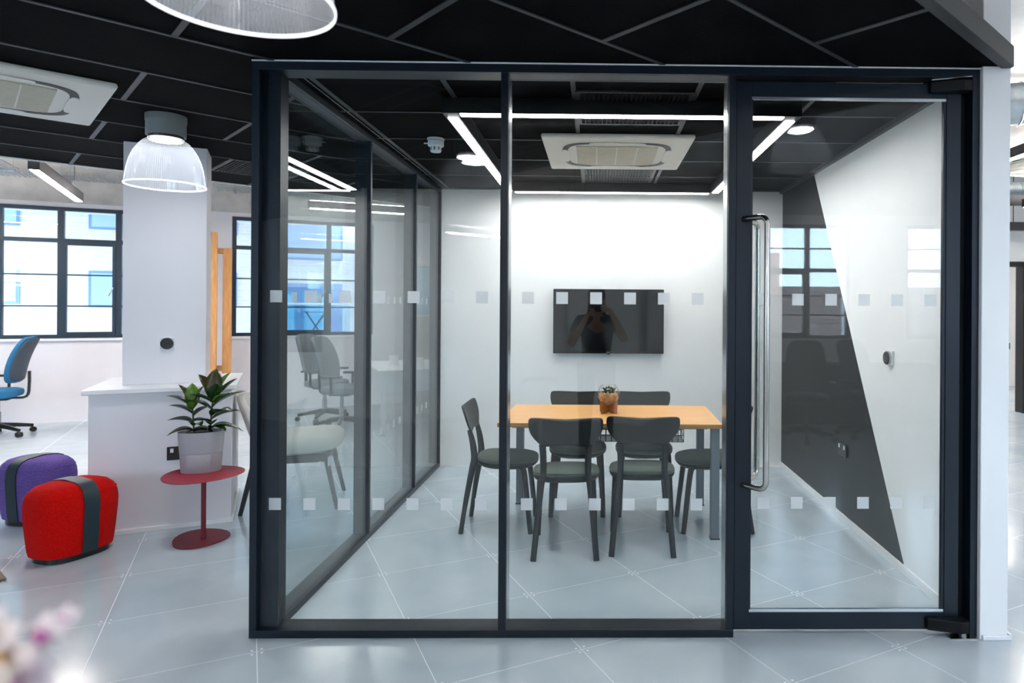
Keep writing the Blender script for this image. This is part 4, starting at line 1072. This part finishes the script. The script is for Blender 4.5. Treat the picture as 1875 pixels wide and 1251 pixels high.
MB().prism([(-3.4, 3.3), (3.4, 3.3), (0, 5.6)], -9.3, 9.3, 'x').build('roof', brick_material('brown_roof_tile', (112, 92, 84), (96, 78, 72), (70, 58, 54), .6), hs)
MB().box(-1.0, -.5, -.3, .3, 5.0, 6.6).build('chimney', M_REDBRICK, hs)
gr = MB().box(-60, 60, -60, 60, -3.7, -3.5).build('ground', mat('street_paving', (150, 150, 150), .9, var=(130, 130, 130), scale=.5)); tag(gr, 'grey street paving below the office windows', 'ground', kind='structure')

# ================================================================== PHOTOGRAPHER (mirrored in the front glass)
def skinned(name, m, parent, joints, edges, root, sub=2):
    """joints: {name: (pos, rx, ry)}"""
    names = list(joints); me = bpy.data.meshes.new(name)
    me.from_pydata([joints[k][0] for k in names], [(names.index(a), names.index(b)) for a, b in edges], [])
    o = bpy.data.objects.new(name, me); C.objects.link(o); o.parent = parent
    sk = o.modifiers.new('skin', 'SKIN'); sk.use_smooth_shade = True
    if not me.skin_vertices: 
        bpy.context.view_layer.update()
    for i, k in enumerate(names):
        sv = me.skin_vertices[0].data[i]; sv.radius = (joints[k][1], joints[k][2]); sv.use_root = (k == root)
    q = o.modifiers.new('sub', 'SUBSURF'); q.levels = sub; q.render_levels = sub
    me.materials.append(m)
    return o
M_SKIN = mat('skin', (198, 150, 126), .55); M_TEE = mat('black_top', (18, 19, 22), .9); M_JEAN = mat('dark_trousers', (28, 30, 38), .9)
M_HAIR = mat('dark_hair', (30, 22, 18), .5, bump=.4, bscale=200, stretch=(6, 6, 1)); M_CAMB = mat('camera_body', (12, 12, 13), .45)
pn = thing('person', 'person in a black top and dark trousers holding a camera to the eye', 'person', (0, -.30, 0))
body = {'pelvis': ((0, -.02, .90), .15, .105), 'waist': ((0, -.02, 1.02), .125, .09), 'chest': ((0, -.01, 1.20), .15, .105), 'neck': ((0, .0, 1.36), .06, .06), 'head0': ((0, .03, 1.44), .06, .07), 'head': ((0, .035, 1.52), .068, .085), 'crown': ((0, .03, 1.585), .055, .065),
        'hipL': ((-.09, -.02, .84), .09, .09), 'kneeL': ((-.10, 0, .47), .058, .058), 'ankL': ((-.11, -.03, .08), .038, .038), 'toeL': ((-.125, .11, .035), .034, .026),
        'hipR': ((.09, -.02, .84), .09, .09), 'kneeR': ((.10, 0, .47), .058, .058), 'ankR': ((.11, -.03, .08), .038, .038), 'toeR': ((.125, .11, .035), .034, .026),
        'shL': ((-.16, -.01, 1.31), .058, .058), 'elL': ((-.24, .06, 1.08), .042, .042), 'wrL': ((-.09, .20, 1.36), .028, .024), 'palmL': ((-.065, .215, 1.40), .034, .018),
        'shR': ((.16, -.01, 1.31), .058, .058), 'elR': ((.27, .07, 1.13), .042, .042), 'wrR': ((.125, .19, 1.41), .028, .024), 'palmR': ((.09, .205, 1.435), .034, .018)}
be = [('pelvis', 'waist'), ('waist', 'chest'), ('chest', 'neck'), ('neck', 'head0'), ('head0', 'head'), ('head', 'crown')]
for q in 'LR': be += [('pelvis', 'hip' + q), ('hip' + q, 'knee' + q), ('knee' + q, 'ank' + q), ('ank' + q, 'toe' + q), ('chest', 'sh' + q), ('sh' + q, 'el' + q), ('el' + q, 'wr' + q), ('wr' + q, 'palm' + q)]
skinned('body', M_SKIN, pn, body, be, 'pelvis')
cl = {k: (v[0], v[1] + .014, v[2] + .014) for k, v in body.items()}
tee = {k: cl[k] for k in ('pelvis', 'waist', 'chest')}; tee['coll'] = ((0, 0, 1.33), .085, .07)
for q in 'LR':
    tee['sh' + q] = cl['sh' + q]; a = Vector(body['sh' + q][0]); b = Vector(body['el' + q][0]); tee['sl' + q] = (tuple(a.lerp(b, .55)), .062, .062)
skinned('top', M_TEE, pn, tee, [('pelvis', 'waist'), ('waist', 'chest'), ('chest', 'coll'), ('chest', 'shL'), ('shL', 'slL'), ('chest', 'shR'), ('shR', 'slR')], 'pelvis')
tro = {'p': ((0, -.02, .92), .16, .115)}
for q in 'LR':
    for k in ('hip', 'knee', 'ank'): tro[k + q] = cl[k + q]
skinned('trousers', M_JEAN, pn, tro, [('p', 'hipL'), ('hipL', 'kneeL'), ('kneeL', 'ankL'), ('p', 'hipR'), ('hipR', 'kneeR'), ('kneeR', 'ankR')], 'p')
for q in (-1, 1):
    m = MB(); stack(m, [[(q * .122 + x, .04 + y, z) for x, y in superellipse(.045 * k, .125 * k, 20, 2.6)] for k, z in ((1, 0), (1.02, .02), (.95, .05), (.7, .085))]); m.build('shoe', M_BLACKP, pn, smooth=True)
    # fingers closed round the camera
    sx = q; base_ = Vector(body['palmL' if q < 0 else 'palmR'][0])
    for k in range(4):
        a = base_ + Vector((-sx * .005, .012, .022 - .017 * k)); f = [a, a + Vector((-sx * .012, .028, .002)), a + Vector((-sx * .032, .036 - .002 * abs(k - 1), 0)), a + Vector((-sx * (.050 - .004 * abs(k - 1)), .034, -.002))]
        MB().tube(smooth_path(f, 3), [.0095] * 4 + [.009] * 4 + [.0085, .007], 8).build('finger', M_SKIN, pn, smooth=True)
    a = base_ + Vector((-sx * .004, -.012, -.02)); MB().tube(smooth_path([a, a + Vector((-sx * .022, -.008, .012)), a + Vector((-sx * .042, -.006, .026))], 3), [.011] * 6 + [.009], 8).build('thumb', M_SKIN, pn, smooth=True)
m = MB(); m.sphere((0, .012, 1.555), .083, .098, .088, 20, 12); m.build('hair', M_HAIR, pn, smooth=True)
m = MB(); stack(m, [[(x, -.055 + y, z) for x, y in superellipse(a_, b_, 20, 2.4)] for a_, b_, z in ((.06, .03, 1.16), (.085, .04, 1.26), (.088, .05, 1.40), (.078, .055, 1.54))]); m.build('hair', M_HAIR, pn, smooth=True)
for q in (-1, 1):
    MB().sphere((q * .030, .116, 1.515), .011, .008, .008, 10, 6).build('eye', M_WHITEP, pn, smooth=True); MB().sphere((q * .074, .03, 1.505), .010, .018, .028, 10, 6).build('ear', M_SKIN, pn, smooth=True)
MB().tube([(0, .115, 1.525), (0, .135, 1.492), (0, .118, 1.482)], [.008, .013, .008], 8).build('nose', M_SKIN, pn, smooth=True)
MB().sphere((0, .108, 1.455), .024, .010, .007, 10, 6).build('mouth', mat('lips', (168, 92, 86), .5), pn, smooth=True)
cm = thing('camera_gear', 'black camera held up by the person, mirrored in the glass', 'camera', (0, -.055, 1.45))
MB().box(-.068, .068, -.045, 0, -.05, .038).build('camera_body', M_CAMB, cm, bevel=.008)
MB().box(-.025, .025, -.04, 0, .036, .062).build('prism_hump', M_CAMB, cm, bevel=.008)
m = MB(); m.X = Matrix.Rotation(R(-90), 4, 'X'); m.lathe([(.036, 0), (.036, .018), (.0345, .02), (.0345, .03), (.030, .03), (.028, .012)], 32, cap=True); m.build('lens', M_CAMB, cm, smooth=True)
